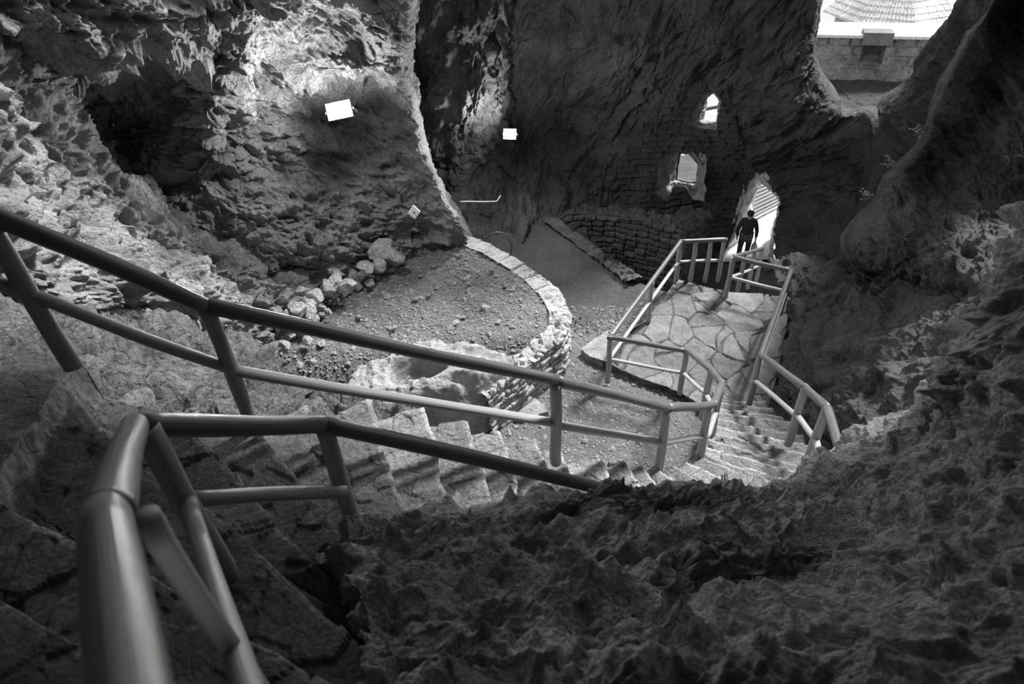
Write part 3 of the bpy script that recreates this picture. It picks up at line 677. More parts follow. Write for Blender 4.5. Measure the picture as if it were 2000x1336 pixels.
# ------------------------------------------------------------------ railings
def tube(name, pts, rads, mat, parent, cut0=None, cut1=None, seg=20, seed=0, flat=1.0, caps=True):
    """a peeled log through pts; optional mitre planes (point, normal) at its ends"""
    pts = [np.array(p, float) for p in pts]
    d0 = pts[-1] - pts[0]; Ltot = np.linalg.norm(d0); n = max(6, int(Ltot / .08)); ax = d0 / Ltot
    up = np.array([0, 0, 1.]);
    if abs(ax[2]) > .9: up = np.array([1., 0, 0])
    e1 = np.cross(ax, up); e1 /= np.linalg.norm(e1); e2 = np.cross(e1, ax)
    V = []; UV = []; rnd = random.Random(seed)
    for k in range(n):
        f = k / (n - 1); c = pts[0] + d0 * f; r = rads[0] + (rads[1] - rads[0]) * f
        bend = .006 * math.sin(f * 5 + seed) * (0 if k in (0, n - 1) else 1)
        for j in range(seg):
            a = 2 * math.pi * j / seg
            rr = r * (1 + .03 * math.sin(3 * a + seed + f * 4) + .025 * math.sin(2 * a + f * 9 + seed * 2))
            p = c + e1 * (math.cos(a) * rr) + e2 * (math.sin(a) * rr * flat) + e2 * bend
            for cut, kk in ((cut0, 0), (cut1, n - 1)):
                if cut is not None and k == kk:
                    q, nn = cut; den = ax.dot(nn)
                    if abs(den) > .2: p = p + ax * ((q - p).dot(nn) / den)
            V.append(p); UV.append((j / seg, f * Ltot + seed * .37))
    Fs = [(k * seg + j, k * seg + (j + 1) % seg, (k + 1) * seg + (j + 1) % seg, (k + 1) * seg + j) for k in range(n - 1) for j in range(seg)]
    if caps: Fs += [tuple(range(seg))[::-1], tuple((n - 1) * seg + j for j in range(seg))]
    return mesh_obj(name, V, Fs, mat, parent, uv=UV)
def rail_run(parent, pts, rad, name='handrail', mat=None, closed=False, flat=1.0, seed=0, names=None):
    pts = [np.array(p, float) for p in pts]; mat = mat or WOODD
    for k in range(len(pts) - 1):
        a, b = pts[k], pts[k + 1]; d = (b - a) / np.linalg.norm(b - a); c0 = c1 = None
        if k > 0:
            dp = (a - pts[k - 1]); dp /= np.linalg.norm(dp); nn = dp + d; c0 = (a, nn / np.linalg.norm(nn))
        if k < len(pts) - 2:
            dn = pts[k + 2] - b; dn /= np.linalg.norm(dn); nn = dn + d; c1 = (b, nn / np.linalg.norm(nn))
        r0 = rad if not isinstance(rad, list) else rad[k]; r1 = rad if not isinstance(rad, list) else rad[k + 1]
        tube(name, [a, b], (r0, r1), mat, parent, c0, c1, seed=seed + k * 3 + 1, flat=flat)
def post(parent, top, length, r=.047, seed=0, mat=None):
    top = np.array(top, float); tube('post', [top - [0, 0, length], top - [0, 0, .02]], (r * 1.04, r), mat or WOOD, parent, seed=seed)
def lerp(a, b, f): return np.array(a) * (1 - f) + np.array(b) * f
dn = lambda p, h: np.array(p) - [0, 0, h]

# outer stair railing
A_, B_, C_, D_, E_, F_, G_, H_ = at_d(-45,405,3.2), at_d(400,598,4.0), at_d(1085,742,5.4), at_d(1303,797,6.6), at_d(1394,791,7.6), at_d(1410,750,8.7), at_d(1389,722,9.8), at_z(1341,685,ZP+1.0)
A0_ = A_ + (A_ - B_) * .8
out_r = empty('wooden_railing', dn(C_, 1), 'long outer log railing along the left side of the stone stairs', 'railing')
rail_run(out_r, [A0_, A_, B_, C_, D_, E_, F_, G_, H_], [.05, .05, .05, .047, .047, .047, .047, .046, .045], seed=1)
for k, p in enumerate([A_, B_, C_, D_, lerp(D_, E_, .9), F_ , G_, H_]): post(out_r, p, 1.0 if k not in (0,) else 1.0, .047, k + 3)
lo = [dn(p, .5) for p in (A0_, A_, B_, C_, D_, E_, F_, G_, H_)]
for k in range(len(lo) - 1): tube('lower_rail', [lo[k], lo[k + 1]], (.045, .045) if k < 4 else (.038, .036), WOOD, out_r, seed=k + 20, flat=.75)

# railing on the left of the landing
I_, IM, J_, K_ = at_z(1192,659,ZP+1), at_z(1265,567,ZP+1), at_z(1330,471,ZP+1), at_z(1420,468,ZP+.9)
lf = empty('wooden_railing', dn(I_, 1), 'log railing along the left edge of the paved landing, turning toward the doorway', 'railing')
H2 = H_ + (I_ - H_) * .012
rail_run(lf, [H2, I_, J_, K_], [.045, .045, .045, .045], seed=41)
for k, p in enumerate([I_, lerp(I_, J_, .55), J_]): post(lf, p, 1.05, .047, k + 50)
for k, f in enumerate([.33, .66, .95]): post(lf, lerp(J_, K_, f), 1.05, .045, k + 55, WOOD)
l2 = [dn(p, .5) for p in (H2, I_, J_, K_)]
for k in range(3): tube('lower_rail', [l2[k], l2[k + 1]], (.036, .036), WOOD, lf, seed=k + 60, flat=.75)

# railing round the right of landing
L_, M_, N_ = at_z(1432,502,ZP+1), at_z(1545,529,ZP+1), at_d(1485,697,10.6)
N2_, N3_, N4_ = at_d(1574,757,8.5), at_d(1615,797,7.4), at_d(1641,876,6.5)
Q3_ = at_d(1585,925,6.3)
rt = empty('wooden_railing', dn(N_, 1), 'log railing along the right side of the landing and the lower stairs', 'railing')
rail_run(rt, [L_, M_, N_], .047, seed=71); rail_run(rt, [N_ + [0, 0, .03], N2_, N3_, N4_, Q3_], [.047, .047, .048, .048, .047], seed=75)
for k, (p, ln) in enumerate([(L_, 1.0), (M_, 1.0), (N_, 1.1), (N2_, 1.05), (N3_, 1.05), (N4_, 1.05)]): post(rt, p, ln, .05, 80 + k)
l3 = [dn(p, .48) for p in (L_, M_, N_)]; 
for k in range(2): tube('lower_rail', [l3[k], l3[k + 1]], (.04, .04), WOOD, rt, seed=k + 90, flat=.8)
l4 = [dn(p, .5) for p in (N_, N2_, N3_, N4_)]
for k in range(3): tube('lower_rail', [l4[k], l4[k + 1]], (.04, .04), WOOD, rt, seed=k + 94, flat=.8)
# railing down to the doorway
O_ = at_d(1492, 484, 16.2)
dr = empty('wooden_railing', dn(O_, 1), 'short dark railing descending from the landing corner to the doorway', 'railing')
Ls = lerp(L_, O_, .03)
rail_run(dr, [Ls, O_], .042, seed=101)
for k, f in enumerate([.35, .68, .97]): post(dr, lerp(L_, O_, f), 1.05, .045, 105 + k)
tube('lower_rail', [dn(Ls, .5), dn(O_, .5)], (.038, .038), WOOD, dr, seed=109, flat=.8)

# inner railing, the nearest one
Q0, Q1, Q2 = at_d(264,832,2.5), at_d(630,829,3.55), at_d(1165,950,4.75)
Qb, Qn = at_d(206,1010,1.27), at_d(245,1336,.83); Qn = Qb + (Qn - Qb) * 2.6
near = empty('wooden_railing', dn(Q0, 1), 'nearest thick log handrail with a sharp corner, sweeping past the viewer at left', 'railing')
rail_run(near, [Q1, Q0, Qb, Qn], [.047, .048, .047, .047], seed=121)
rail_run(near, [Q1, Q1 + (Q2 - Q1) * 1.2], .046, seed=131)
post(near, Q0 + np.array([.03, 0, 0]), 1.0, .05, 140); post(near, Q1, 1.0, .047, 141); post(near, lerp(Q1, Q2, 1.12), 1.0, .047, 143)
tube('post', [Qb + np.array([.06, .02, -.03]), Qb + np.array([.06, .02, -1.0])], (.026, .026), WOOD, near, seed=142)
LA, LB, LC = at_d(368,975,2.86), at_d(672,960,3.75), at_d(484,1345,1.5)
tube('lower_rail', [LA, LB], (.036, .034), WOOD, near, seed=150)
tube('lower_rail', [LA + np.array([0, 0, .02]), LC + (LC - LA) * .3], (.032, .034), WOOD, near, seed=151)

# ------------------------------------------------------------------ rubble and stones
def rock_mesh(seed, sub=3):
    bm = bmesh.new(); bmesh.ops.create_icosphere(bm, subdivisions=sub + 1, radius=1)
    V = np.array([v.co[:] for v in bm.verts]); rs = np.random.RandomState(seed)
    sc = np.array([1, rs.uniform(.65, .95), rs.uniform(.5, .8)])
    # chop with planes to make facets
    for _ in range(14):
        n = rs.normal(size=3); n /= np.linalg.norm(n); lim = rs.uniform(.5, .8)
        dd = V @ n; V = V - np.outer(np.clip(dd - lim, 0, None), n)
    V = V * sc; V = V * (1 + .2 * fbm(V * 2.2 + seed, 5, seed, .6, True))[:, None]
    for v, c in zip(bm.verts, V): v.co = c
    me = bpy.data.meshes.new('rock'); bm.to_mesh(me); bm.free(); me.materials.append(RUBBLE)
    me.polygons.foreach_set('use_smooth', [True] * len(me.polygons))
    return me
ROCKS = [rock_mesh(s) for s in range(10)]
def stone(name, p, r, rnd, label, cat, group):
    o = bpy.data.objects.new(name, rnd.choice(ROCKS)); COL.objects.link(o)
    o.location = Vector([float(v) for v in p]); o.scale = (r * rnd.uniform(.85, 1.15), r * rnd.uniform(.8, 1.1), r * rnd.uniform(.75, 1.1))
    o.rotation_euler = (rnd.uniform(-.5, .5), rnd.uniform(-.5, .5), rnd.uniform(0, 6.28))
    return tag(o, label, cat, group)
rnd = random.Random(5)
HEAP = [(765,497,.26),(742,487,.3),(772,512,.2),(720,500,.2),(700,506,.17),(690,520,.2),(715,522,.22),(740,520,.22),(757,528,.2),(675,497,.16),(665,512,.16),(655,500,.15),(650,530,.24),(668,535,.18),(690,540,.18),(708,538,.17),
        (640,547,.2),(625,542,.2),(655,556,.24),(680,556,.22),(672,570,.18),(640,565,.22),(620,560,.2),(600,556,.2),(590,572,.24),(612,578,.24),(635,580,.18),(600,592,.26),(575,585,.2),(560,575,.2),(550,590,.22),(580,605,.26),(604,608,.22),
        (620,600,.16),(558,606,.22),(540,602,.18),(535,590,.2),(565,620,.22),(545,622,.18),(588,622,.2),(610,622,.15),(625,612,.13),(525,612,.16),(575,560,.18),(610,545,.16),(635,528,.16),(700,490,.18),(725,480,.2),(760,480,.18),(745,467,.2),(785,478,.17),
        (795,490,.13),(515,600,.18),(505,615,.16),(530,628,.16),(550,640,.14),(572,640,.16),(595,636,.14),(500,660,.22),(525,665,.2),(548,660,.2),(565,655,.17),(490,672,.18),(535,680,.16),(555,675,.15),(510,645,.18),(480,655,.15),
        (590,650,.13),(612,640,.1),(600,665,.12),(640,610,.12),(655,590,.12),(672,586,.1),(700,560,.13),(722,552,.12),(738,543,.13)]
OWN = {1: 'largest pale boulder at the right end of the rubble heap', 3 - 3: 'round boulder leaning on the largest boulder at the right tip of the rubble heap', 50: 'highest stone of the rubble heap, against the wall below the square card', 66: 'leftmost big stone of the rubble heap, just above the long handrail'}
for k, (px, py, r) in enumerate(HEAP):
    p = at_z(px, py, ZT + r * .35 + rnd.uniform(0, .22) + (.25 if r > .2 else 0))
    o_ = stone('rubble_stone', p, r * .98, rnd, 'rough broken limestone block in the heap between gravel terrace and left cave wall', 'stone', 'rubble heap at the foot of the left wall')
    if k in OWN: o_['label'] = OWN[k]
for (px, py, r, lab) in [(950,602,.14,'larger lone stone lying near the middle of the gravel terrace'), (888,634,.12,'small loose stone left of the middle on the gravel terrace'), (905,620,.07,None), (915,555,.07,None), (845,520,.08,None), (820,540,.07,None), (838,577,.07,None), (1020,600,.07,None), (880,640,.08,None), (925,662,.07,None),
                          (756,580,.1,None), (812,585,.08,None), (985,560,.06,None), (1000,640,.06,None), (700,620,.08,None), (770,640,.07,None), (830,620,.07,None), (960,530,.07,None), (870,505,.09,None), (895,500,.1,None), (610,707,.1,None), (585,712,.08,None), (628,672,.1,None), (735,720,.1,None)]:
    stone('loose_stone', at_z(px, py, ZT + .04), r, rnd, lab or 'small loose stone scattered on the gravel terrace', 'stone', None if lab else 'loose stones on the terrace')
# uncountable gravel over the terrace and the dirt by the stairs
def gravel(name, n, sampler, label, seed):
    rs = np.random.RandomState(seed); base = bmesh.new(); bmesh.ops.create_icosphere(base, subdivisions=1, radius=1)
    BV = np.array([v.co[:] for v in base.verts]); BF = np.array([[v.index for v in f.verts] for f in base.faces]); base.free()
    P = sampler(rs, n); n = len(P)
    sz = rs.uniform(.012, .03, n) * (1 + 1.2 * (rs.rand(n) > .93)); jit = rs.uniform(.6, 1.2, (n, len(BV), 1))
    V = P[:, None] + BV[None] * jit * sz[:, None, None] * np.array([1, 1, .7])
    Fc = (BF[None] + (np.arange(n) * len(BV))[:, None, None]).reshape(-1, 3)
    return tag(mesh_obj(name, V.reshape(-1, 3), Fc, STONE, smooth=False), label, 'gravel', kind='stuff')
def ter_s(rs, n):
    P = np.stack([rs.uniform(-7, 2, n), rs.uniform(9, 15.5, n), np.full(n, ZT + .01)], -1); P = P[in_ter(P)]
    P[:, 2] = ter_z(P) + .01 + fbm(P * np.array([1, 1, 0]) * .8, 4, 15) * .09; return P
gravel('gravel', 14000, ter_s, 'loose gravel and crumbs of rock strewn over the round terrace', 3)
def fl_s(rs, n):
    P = np.stack([rs.uniform(-2, 3.2, n), rs.uniform(6, 11.5, n), np.full(n, ZF + .0)], -1); P = P[~in_ter(P)]
    P[:, 2] = floor_z(P) + fbm(P * np.array([1, 1, 0]) * .8, 4, 5) * .06 + .005; return P
gravel('gravel', 5000, fl_s, 'fine gravel on the dirt floor between terrace and stairs', 4)

# rock basin in front of the terrace
def basin():
    c = at_z(815, 722, ZT + .25); cz = c[2]
    nu, nv = 110, 220; V = np.zeros((nu, nv, 3)); ang = np.linspace(0, 2 * math.pi, nv, endpoint=False)
    prof = [(0, -.4), (.2, -.4), (.34, -.36), (.41, -.15), (.45, .0), (.54, .06), (.72, .05), (.9, 0), (1.02, -.06), (1.1, -.25), (1.16, -.6), (1.22, -1.2)]
    pr = cr_matrix(len(prof), nu) @ np.array(prof)
    lob = 1 + .10 * np.sin(2 * ang + .6) + .07 * np.sin(3 * ang + 2) + .05 * np.sin(5 * ang)
    for i in range(nu):
        r, z = pr[i]; k = np.clip((r - .4) / .5, 0, 1)
        rr = r * (1 + (lob - 1) * (1 + .8 * k)) * .98
        V[i, :, 0] = c[0] + rr * np.cos(ang) * (1.0 + .15 * k); V[i, :, 1] = c[1] + rr * np.sin(ang) * (.82 + .0 * k)
        notch = np.exp(-((ang - 5.6) / .1) ** 2) * k       # spout cut in the side
        V[i, :, 2] = cz + z + .10 * k * np.sin(ang + 2.2) - .12 * notch * (r > .75)
    fl = V.reshape(-1, 3); n = grid_normals(np.concatenate([V, V[:, :1]], 1))[:, :-1].reshape(-1, 3)
    d = rock_field(fl, .4, 7) * .26 + .03 * fbm(fl * 6, 4, 2, .6, True)
    fl = fl + np.array([0, 0, 1]) * (d * (n[:, 2] ** 2 * .7))[:, None] + (fl - c) * (d * .35)[:, None] * np.array([1, 1, 0])
    a = np.arange(nu * nv).reshape(nu, nv); b = np.roll(a, -1, 1)
    Fc = np.stack([a[:-1], b[:-1], b[1:], a[1:]], -1).reshape(-1, 4)
    return mesh_obj('rock_basin', fl, Fc, STONE)
tag(basin(), 'big rough rock basin with a round hollow, at the near edge of the terrace', 'basin')
rnd = random.Random(9); cb = at_z(815, 722, ZT + .25)
for k in range(16):
    a, r = rnd.uniform(0, 6.28), rnd.uniform(0, .48)
    stone('basin_stone', (cb[0] + r * math.cos(a), cb[1] + r * math.sin(a) * .8, cb[2] - .38 + rnd.uniform(-.02, .05)), rnd.uniform(.05, .12), rnd, 'small stone lying inside the hollow of the rock basin', 'stone', 'stones in the basin')
# flat stones by the stairs
tag(slab('stone_slab', [(213,792),(240,772),(283,758),(330,812),(285,822),(235,812)], 4.9, .05, STEP, None, 11), 'flat thin grey flagstone lying beside the upper stairs', 'stone slab')
tag(slab('stone_slab', [(985,790),(1015,760),(1062,790),(1070,805),(1040,815),(1000,812)], ZF + .12, .15, STONE, None, 12), 'broken flagstone half sunk in the dirt below the outer railing', 'stone slab')

# ------------------------------------------------------------------ floodlights
def floodlight(px, py, h, wd, ht, label, power, face, rot):
    p = at_h(px, py, h); e = empty('floodlight', p, label, 'lamp')
    dirv = Vector([float(v) for v in face]).normalized(); q = dirv.to_track_quat('Z', 'Y').to_matrix() @ Matrix.Rotation(rot, 3, 'Z')
    def tr(pts): return [np.array(q @ Vector(v)) + p for v in pts]
    def bx(x0, x1, y0, y1, z0, z1, t=1.0):
        return [(x0*t, y0*t, z0), (x1*t, y0*t, z0), (x1*t, y1*t, z0), (x0*t, y1*t, z0), (x0, y0, z1), (x1, y0, z1), (x1, y1, z1), (x0, y1, z1)]
    FB = [(0,3,2,1),(4,5,6,7),(0,1,5,4),(1,2,6,5),(2,3,7,6),(3,0,4,7)]
    # housing: tapered back, open front
    v = tr(bx(-wd, wd, -ht, ht, -.16, -.01, .7)); mesh_obj('housing', v, FB, METAL, e, False)
    v = tr(bx(-wd*.9, wd*.9, -ht*.88, ht*.88, -.005, .012)); mesh_obj('lens', v, FB, LAMP, e, False)
    V, Fs = [], []
    for (x0, x1, y0, y1) in [(-wd*1.05, wd*1.05, ht*.88, ht*1.08), (-wd*1.05, wd*1.05, -ht*1.08, -ht*.88), (-wd*1.05, -wd*.9, -ht, ht), (wd*.9, wd*1.05, -ht, ht)]:
        o0 = len(V); V += tr(bx(x0, x1, y0, y1, -.02, .03)); Fs += [tuple(i + o0 for i in f) for f in FB]
    mesh_obj('rim', V, Fs, METAL, e, False)
    V, Fs = [], []
    for (x0, x1, y0, y1, z0, z1) in [(-wd*1.2, -wd*1.1, -.02, .02, -.3, 0), (wd*1.1, wd*1.2, -.02, .02, -.3, 0), (-wd*1.2, wd*1.2, -.02, .02, -.32, -.29)]:
        o0 = len(V); V += tr(bx(x0, x1, y0, y1, z0, z1)); Fs += [tuple(i + o0 for i in f) for f in FB]
    mesh_obj('bracket', V, Fs, METAL, e, False)
    ld = bpy.data.lights.new('lamp_light', 'AREA'); ld.shape = 'RECTANGLE'; ld.size = wd * 1.8; ld.size_y = ht * 1.7; ld.energy = power * .5; ld.spread = math.radians(180)
    lo_ = bpy.data.objects.new('lamp_light', ld); COL.objects.link(lo_); lo_.parent = e
    pl = bpy.data.lights.new('lamp_spill', 'POINT'); pl.energy = power; pl.shadow_soft_size = .1
    po = bpy.data.objects.new('lamp_spill', pl); COL.objects.link(po); po.parent = e; po.location = dirv * .3
    lo_.matrix_local = Matrix.Translation(dirv * .04) @ (q.to_4x4() @ Matrix.Rotation(math.pi, 4, 'X'))
floodlight(663, 216, 11.7, .2, .13, 'larger glaring floodlight mounted on the left cave wall above the terrace', 210, (.0, -.75, .5), .15)
floodlight(996, 262, 14.2, .13, .1, 'smaller glaring floodlight right of the first, at the edge of the dark back wall', 230, (-.15, -.8, .45), 0)

# ------------------------------------------------------------------ person in the doorway
def skin_mesh(name, verts, edges_, radii, mat, parent, sub=2, root=0):
    me = bpy.data.meshes.new(name); me.from_pydata([tuple(v) for v in verts], edges_, []); me.update()
    o = bpy.data.objects.new(name, me); COL.objects.link(o)
    m = o.modifiers.new('skin', 'SKIN'); m.use_smooth_shade = True
    for i, r in enumerate(radii):
        sv = me.skin_vertices[0].data[i]; sv.radius = (r, r) if not isinstance(r, tuple) else r; sv.use_root = (i == root)
    s = o.modifiers.new('sub', 'SUBSURF'); s.levels = s.render_levels = sub
    dg = bpy.context.evaluated_depsgraph_get(); me2 = bpy.data.meshes.new_from_object(o.evaluated_get(dg)); bpy.data.objects.remove(o)
    o = bpy.data.objects.new(name, me2); COL.objects.link(o); me2.materials.clear(); me2.materials.append(mat); o.parent = parent
    return o
pf = at_z(1447, 514, -2.85)
per = empty('person', pf, 'person seen from behind in dark jacket and trousers walking out through the doorway', 'person')
per.rotation_euler = (0, 0, math.radians(-22))
# local frame: +y is the way the person walks
B = dict(pel=(0,0,.92), sp=(0,.01,1.1), ch=(0,.03,1.3), nk=(0,.04,1.43), hd=(0,.06,1.55), top=(0,.055,1.63),
         hl=(-.09,0,.88), kl=(-.11,.06,.5), al=(-.1,-.06,.09), tl=(-.11,.09,.03), hr=(.09,0,.88), kr=(.1,.14,.5), ar=(.09,.2,.1), tr=(.09,.34,.04),
         sl=(-.17,.03,1.36), el=(-.26,-.06,1.1), wl=(-.24,.02,.87), sr=(.17,.03,1.36), er=(.25,.0,1.1), wr=(.26,.06,.86))
def parts(names, eds): return [B[n] for n in names], [(names.index(a), names.index(b)) for a, b in eds]
nm = list(B.keys()); v, e = parts(nm, [('pel','sp'),('sp','ch'),('ch','nk'),('nk','hd'),('hd','top'),('pel','hl'),('hl','kl'),('kl','al'),('al','tl'),('pel','hr'),('hr','kr'),('kr','ar'),('ar','tr'),('ch','sl'),('sl','el'),('el','wl'),('ch','sr'),('sr','er'),('er','wr')])
rad = dict(pel=(.14,.1), sp=(.13,.09), ch=(.15,.1), nk=.055, hd=.09, top=.07, hl=.08, kl=.055, al=.04, tl=.035, hr=.08, kr=.055, ar=.04, tr=.035, sl=.05, el=.04, wl=.028, sr=.05, er=.04, wr=.028)
# hands: palm plus five fingers grown from each wrist, on the same skin
for s, wn in ((-1, 'wl'), (1, 'wr')):
    w0 = np.array(B[wn]); pa = len(v); v.append(tuple(w0 + [s*.0, .01, -.07])); e.append((nm.index(wn), pa)); nm.append('palm%d' % s); rad[nm[-1]] = (.02, .035)
    for q, (dy, ln) in enumerate([(-.03,.05),(-.01,.065),(.01,.07),(.03,.06),(.045,.035)]):
        a = len(v); v.append(tuple(w0 + [0, .01 + dy, -.10 if q < 4 else -.07])); nm.append('f%d%d' % (s, q)); rad[nm[-1]] = .009; e.append((pa, a))
        v.append(tuple(w0 + [-s*.02, .01 + dy * 1.1 + .01, (-.10 if q < 4 else -.08) - ln])); nm.append('g%d%d' % (s, q)); rad[nm[-1]] = .008; e.append((a, a + 1))
skin_mesh('body', v, e, [rad[n] for n in nm], SKIN, per)
jn = ['pel','sp','ch','nk','sl','el','wl','sr','er','wr']; v, e = parts(jn, [('pel','sp'),('sp','ch'),('ch','nk'),('ch','sl'),('sl','el'),('el','wl'),('ch','sr'),('sr','er'),('er','wr')])
skin_mesh('jacket', v, e, [(.18,.13),(.17,.125),(.19,.135),.075,.075,.058,.045,.075,.058,.045], BLACK, per)
tn = ['pel','hl','kl','al','hr','kr','ar']; v, e = parts(tn, [('pel','hl'),('hl','kl'),('kl','al'),('pel','hr'),('hr','kr'),('kr','ar')])
skin_mesh('trousers', v, e, [(.17,.125),.105,.078,.065,.105,.078,.065], TROUS, per)
skin_mesh('hair', [(0,.03,1.5),(0,.04,1.6),(0,.06,1.68)], [(0,1),(1,2)], [.085,.115,.07], HAIR, per)
for s in (-1, 1):
    a, t = np.array(B['al' if s < 0 else 'ar']), np.array(B['tl' if s < 0 else 'tr'])
    skin_mesh('shoe', [a + [0,-.04,-.05], a + [0,.02,-.05], t + [0,.02,-.0]], [(0,1),(1,2)], [.045,.05,.04], BLACK, per)
# head details: ears and nose sit on the hidden side but are there
bagp = Matrix.Rotation(math.radians(-22), 3, 'Z') @ Vector((.27, .08, .0))
bl = np.array([pf[0] + bagp.x, pf[1] + bagp.y, pf[2] + .38])
bag = empty('plastic_bag', bl, 'pale thin plastic bag hanging from the right hand of the walking person', 'bag')
th = np.linspace(0, 2 * math.pi, 28, endpoint=False); V = []
for k, (r, z) in enumerate([(.02, .0), (.09, .0), (.12, .04), (.125, .12), (.11, .2), (.07, .27), (.03, .33), (.015, .38)]):
    for a in th: rr = r * (1 + .12 * math.sin(5 * a + k) ); V.append((bl[0] + rr * math.cos(a) * .6, bl[1] + rr * math.sin(a), bl[2] + z))
Fs = [(k * 28 + i, k * 28 + (i + 1) % 28, (k + 1) * 28 + (i + 1) % 28, (k + 1) * 28 + i) for k in range(7) for i in range(28)] + [tuple(range(28))[::-1]]
mesh_obj('sack', V, Fs, BAGM, bag)
tube('handle', [bl + [0, 0, .36], bl + [0, 0, .46]], (.01, .01), BAGM, bag, seg=8)

# ------------------------------------------------------------------ outside
def box_obj(name, x0, x1, y0, y1, z0, z1, mat, parent=None, kind=None):
    V = [(x0,y0,z0),(x1,y0,z0),(x1,y1,z0),(x0,y1,z0),(x0,y0,z1),(x1,y0,z1),(x1,y1,z1),(x0,y1,z1)]
    o = mesh_obj(name, V, [(0,3,2,1),(4,5,6,7),(0,1,5,4),(1,2,6,5),(2,3,7,6),(3,0,4,7)], mat, parent, False)
    if kind: o['kind'] = kind
    return o
# path beyond the doorway, ending at the gate
ga, gb = at_z(1467,434,-2.86), at_z(1530,401,-2.86)
xs = np.linspace(4, 15, 160); ys = np.linspace(16.5, 24, 120); X, Y = np.meshgrid(xs, ys, indexing='ij')
P = np.stack([X.ravel(), Y.ravel(), np.full(X.size, -2.86)], -1); P[:, 2] += .03 * fbm(P * 3, 4, 2)
gd = gb - ga; kp = ((X - ga[0]) * gd[1] - (Y - ga[1]) * gd[0] > 0)[:-1, :-1]
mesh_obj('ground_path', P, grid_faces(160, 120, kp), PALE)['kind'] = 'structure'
# gate leaf of horizontal bars, standing open beyond the doorway
gt = empty('metal_gate', at_h(1490, 440, 20.2), 'open gate of thin white horizontal bars outside the doorway', 'gate')
hg = lambda px, py, q: at_h(px, py, math.hypot(q[0], q[1]))
gl = [hg(1474,352,ga), ga + [0, 0, .08], gb + [0, 0, .08], hg(1534,330,gb)]
for a, b in ((0, 1), (1, 2), (2, 3), (3, 0)): tube('frame', [gl[a], gl[b]], (.03, .03), PAINT, gt, seg=8)
for k in range(1, 10): f = k / 10; tube('bar', [lerp(gl[0], gl[1], f), lerp(gl[3], gl[2], f)], (.016, .016), PAINT, gt, seg=8, seed=k)
# dark hillside below the gate
V = [at_h(1440,325,25), at_h(1580,325,27), at_h(1580,400,25), at_h(1430,450,23)]
hs = np.array(V); G = np.array([[hs[0], hs[1]], [hs[3], hs[2]]]); Pd = np.einsum('ai,ijk,bj->abk', cr_matrix(2, 60), G, cr_matrix(2, 60)).reshape(-1, 3)
Pd[:, 2] += .3 * fbm(Pd, 4, 3); mesh_obj('hill', Pd, grid_faces(60, 60), GRAVEL)['kind'] = 'structure'

# courtyard, its wall and the round tower roof seen through the gap
cy = np.array([[at_z(1560,230,-1.4), at_z(1900,240,-1.4)], [at_z(1560,150,-1.2), at_z(1900,158,-1.2)]])
Pd = np.einsum('ai,ijk,bj->abk', cr_matrix(2, 160), cy, cr_matrix(2, 240)).reshape(-1, 3)
Pd[:, 2] += .08 * fbm(Pd * 1.5, 4, 3) + .06 * np.clip(cells(Pd * 5, 2)[0], 0, 1); mesh_obj('ground_courtyard', Pd, grid_faces(160, 240), GRAVEL)['kind'] = 'structure'
pa, pb = at_z(1560,150,-1.2), at_z(1920,162,-1.2)
dv = pb - pa; dv[2] = 0; Lw = np.linalg.norm(dv); dv /= Lw; nw = np.array([dv[1], -dv[0], 0])
def wall_h(px, py):
    """height where the sight line meets the courtyard wall's face"""
    r = ray(px, py); t_ = (pa - C0).dot(nw) / r.dot(nw); return C0 + r * t_
ztop = wall_h(1700, 72)[2]
nu, nv = 220, 420; V = np.zeros((nu, nv, 3)); zs = np.linspace(-1.4, ztop, nu); us = np.linspace(0, Lw, nv)
nl, nrr = (wall_h(1682,100) - pa).dot(dv), (wall_h(1728,100) - pa).dot(dv); nzb, nzt = wall_h(1700,124)[2], wall_h(1700,84)[2]
for i, z in enumerate(zs):
    p = pa + dv[None] * us[:, None]; p[:, 2] = z
    row = math.floor(z / .34); fx = us / .75 + .5 * (row % 2) + .3 * math.sin(row * 5)
    fc = np.abs(fx - np.floor(fx) - .5) * 2; fr = abs(z / .34 - row - .5) * 2
    hb = _h(np.floor(fx), np.full(nv, row), np.full(nv, 1), 3)
    blocky = np.clip((fbm(p * .9, 4, 8) * 2 + (z - (nzb + .1)) * 1.6), 0, 1)       # bare stone above, plaster below
    out = (.05 + .08 * hb) * (fc < .9) * (fr < .82) * blocky + .12 * (1 - blocky) + .04 * fbm(p * 3, 4, 5)
    niche = ((us > nl) & (us < nrr) & (z > nzb) & (z < nzt)) * .45
    V[i] = p + nw * (out - niche)[:, None]
cw = empty('courtyard_wall', pa + dv * Lw / 2, 'weathered masonry wall with patchy plaster and a niche, beyond the rock gap', 'wall')
mesh_obj('masonry', V.reshape(-1, 3), grid_faces(nu, nv), rock_mat('courtyard_masonry', .1, .42, .6, 6, patch=1.0, dist=.05), cw)
def obox(name, u0, u1, z0, z1, d0, d1, mat, parent):
    V = [pa + dv * u + nw * d + np.array([0, 0, z - pa[2]]) for z in (z0, z1) for u, d in ((u0, d0), (u1, d0), (u1, d1), (u0, d1))]
    return mesh_obj(name, V, [(0,3,2,1),(4,5,6,7),(0,1,5,4),(1,2,6,5),(2,3,7,6),(3,0,4,7)], mat, parent, False)
obox('coping', -.5, Lw + .5, ztop, ztop + .1, -1.5, .22, PALE, cw)
zl = wall_h(1700, 60)[2]
obox('lintel_block', nl - .1, nrr + .1, nzt, zl, -.3, .28, rock_mat('lintel_stone', .12, .22, .6, 6), cw)
obox('backing', -.5, Lw + .5, -1.6, ztop, -1.5, -.5, MASOND, cw)
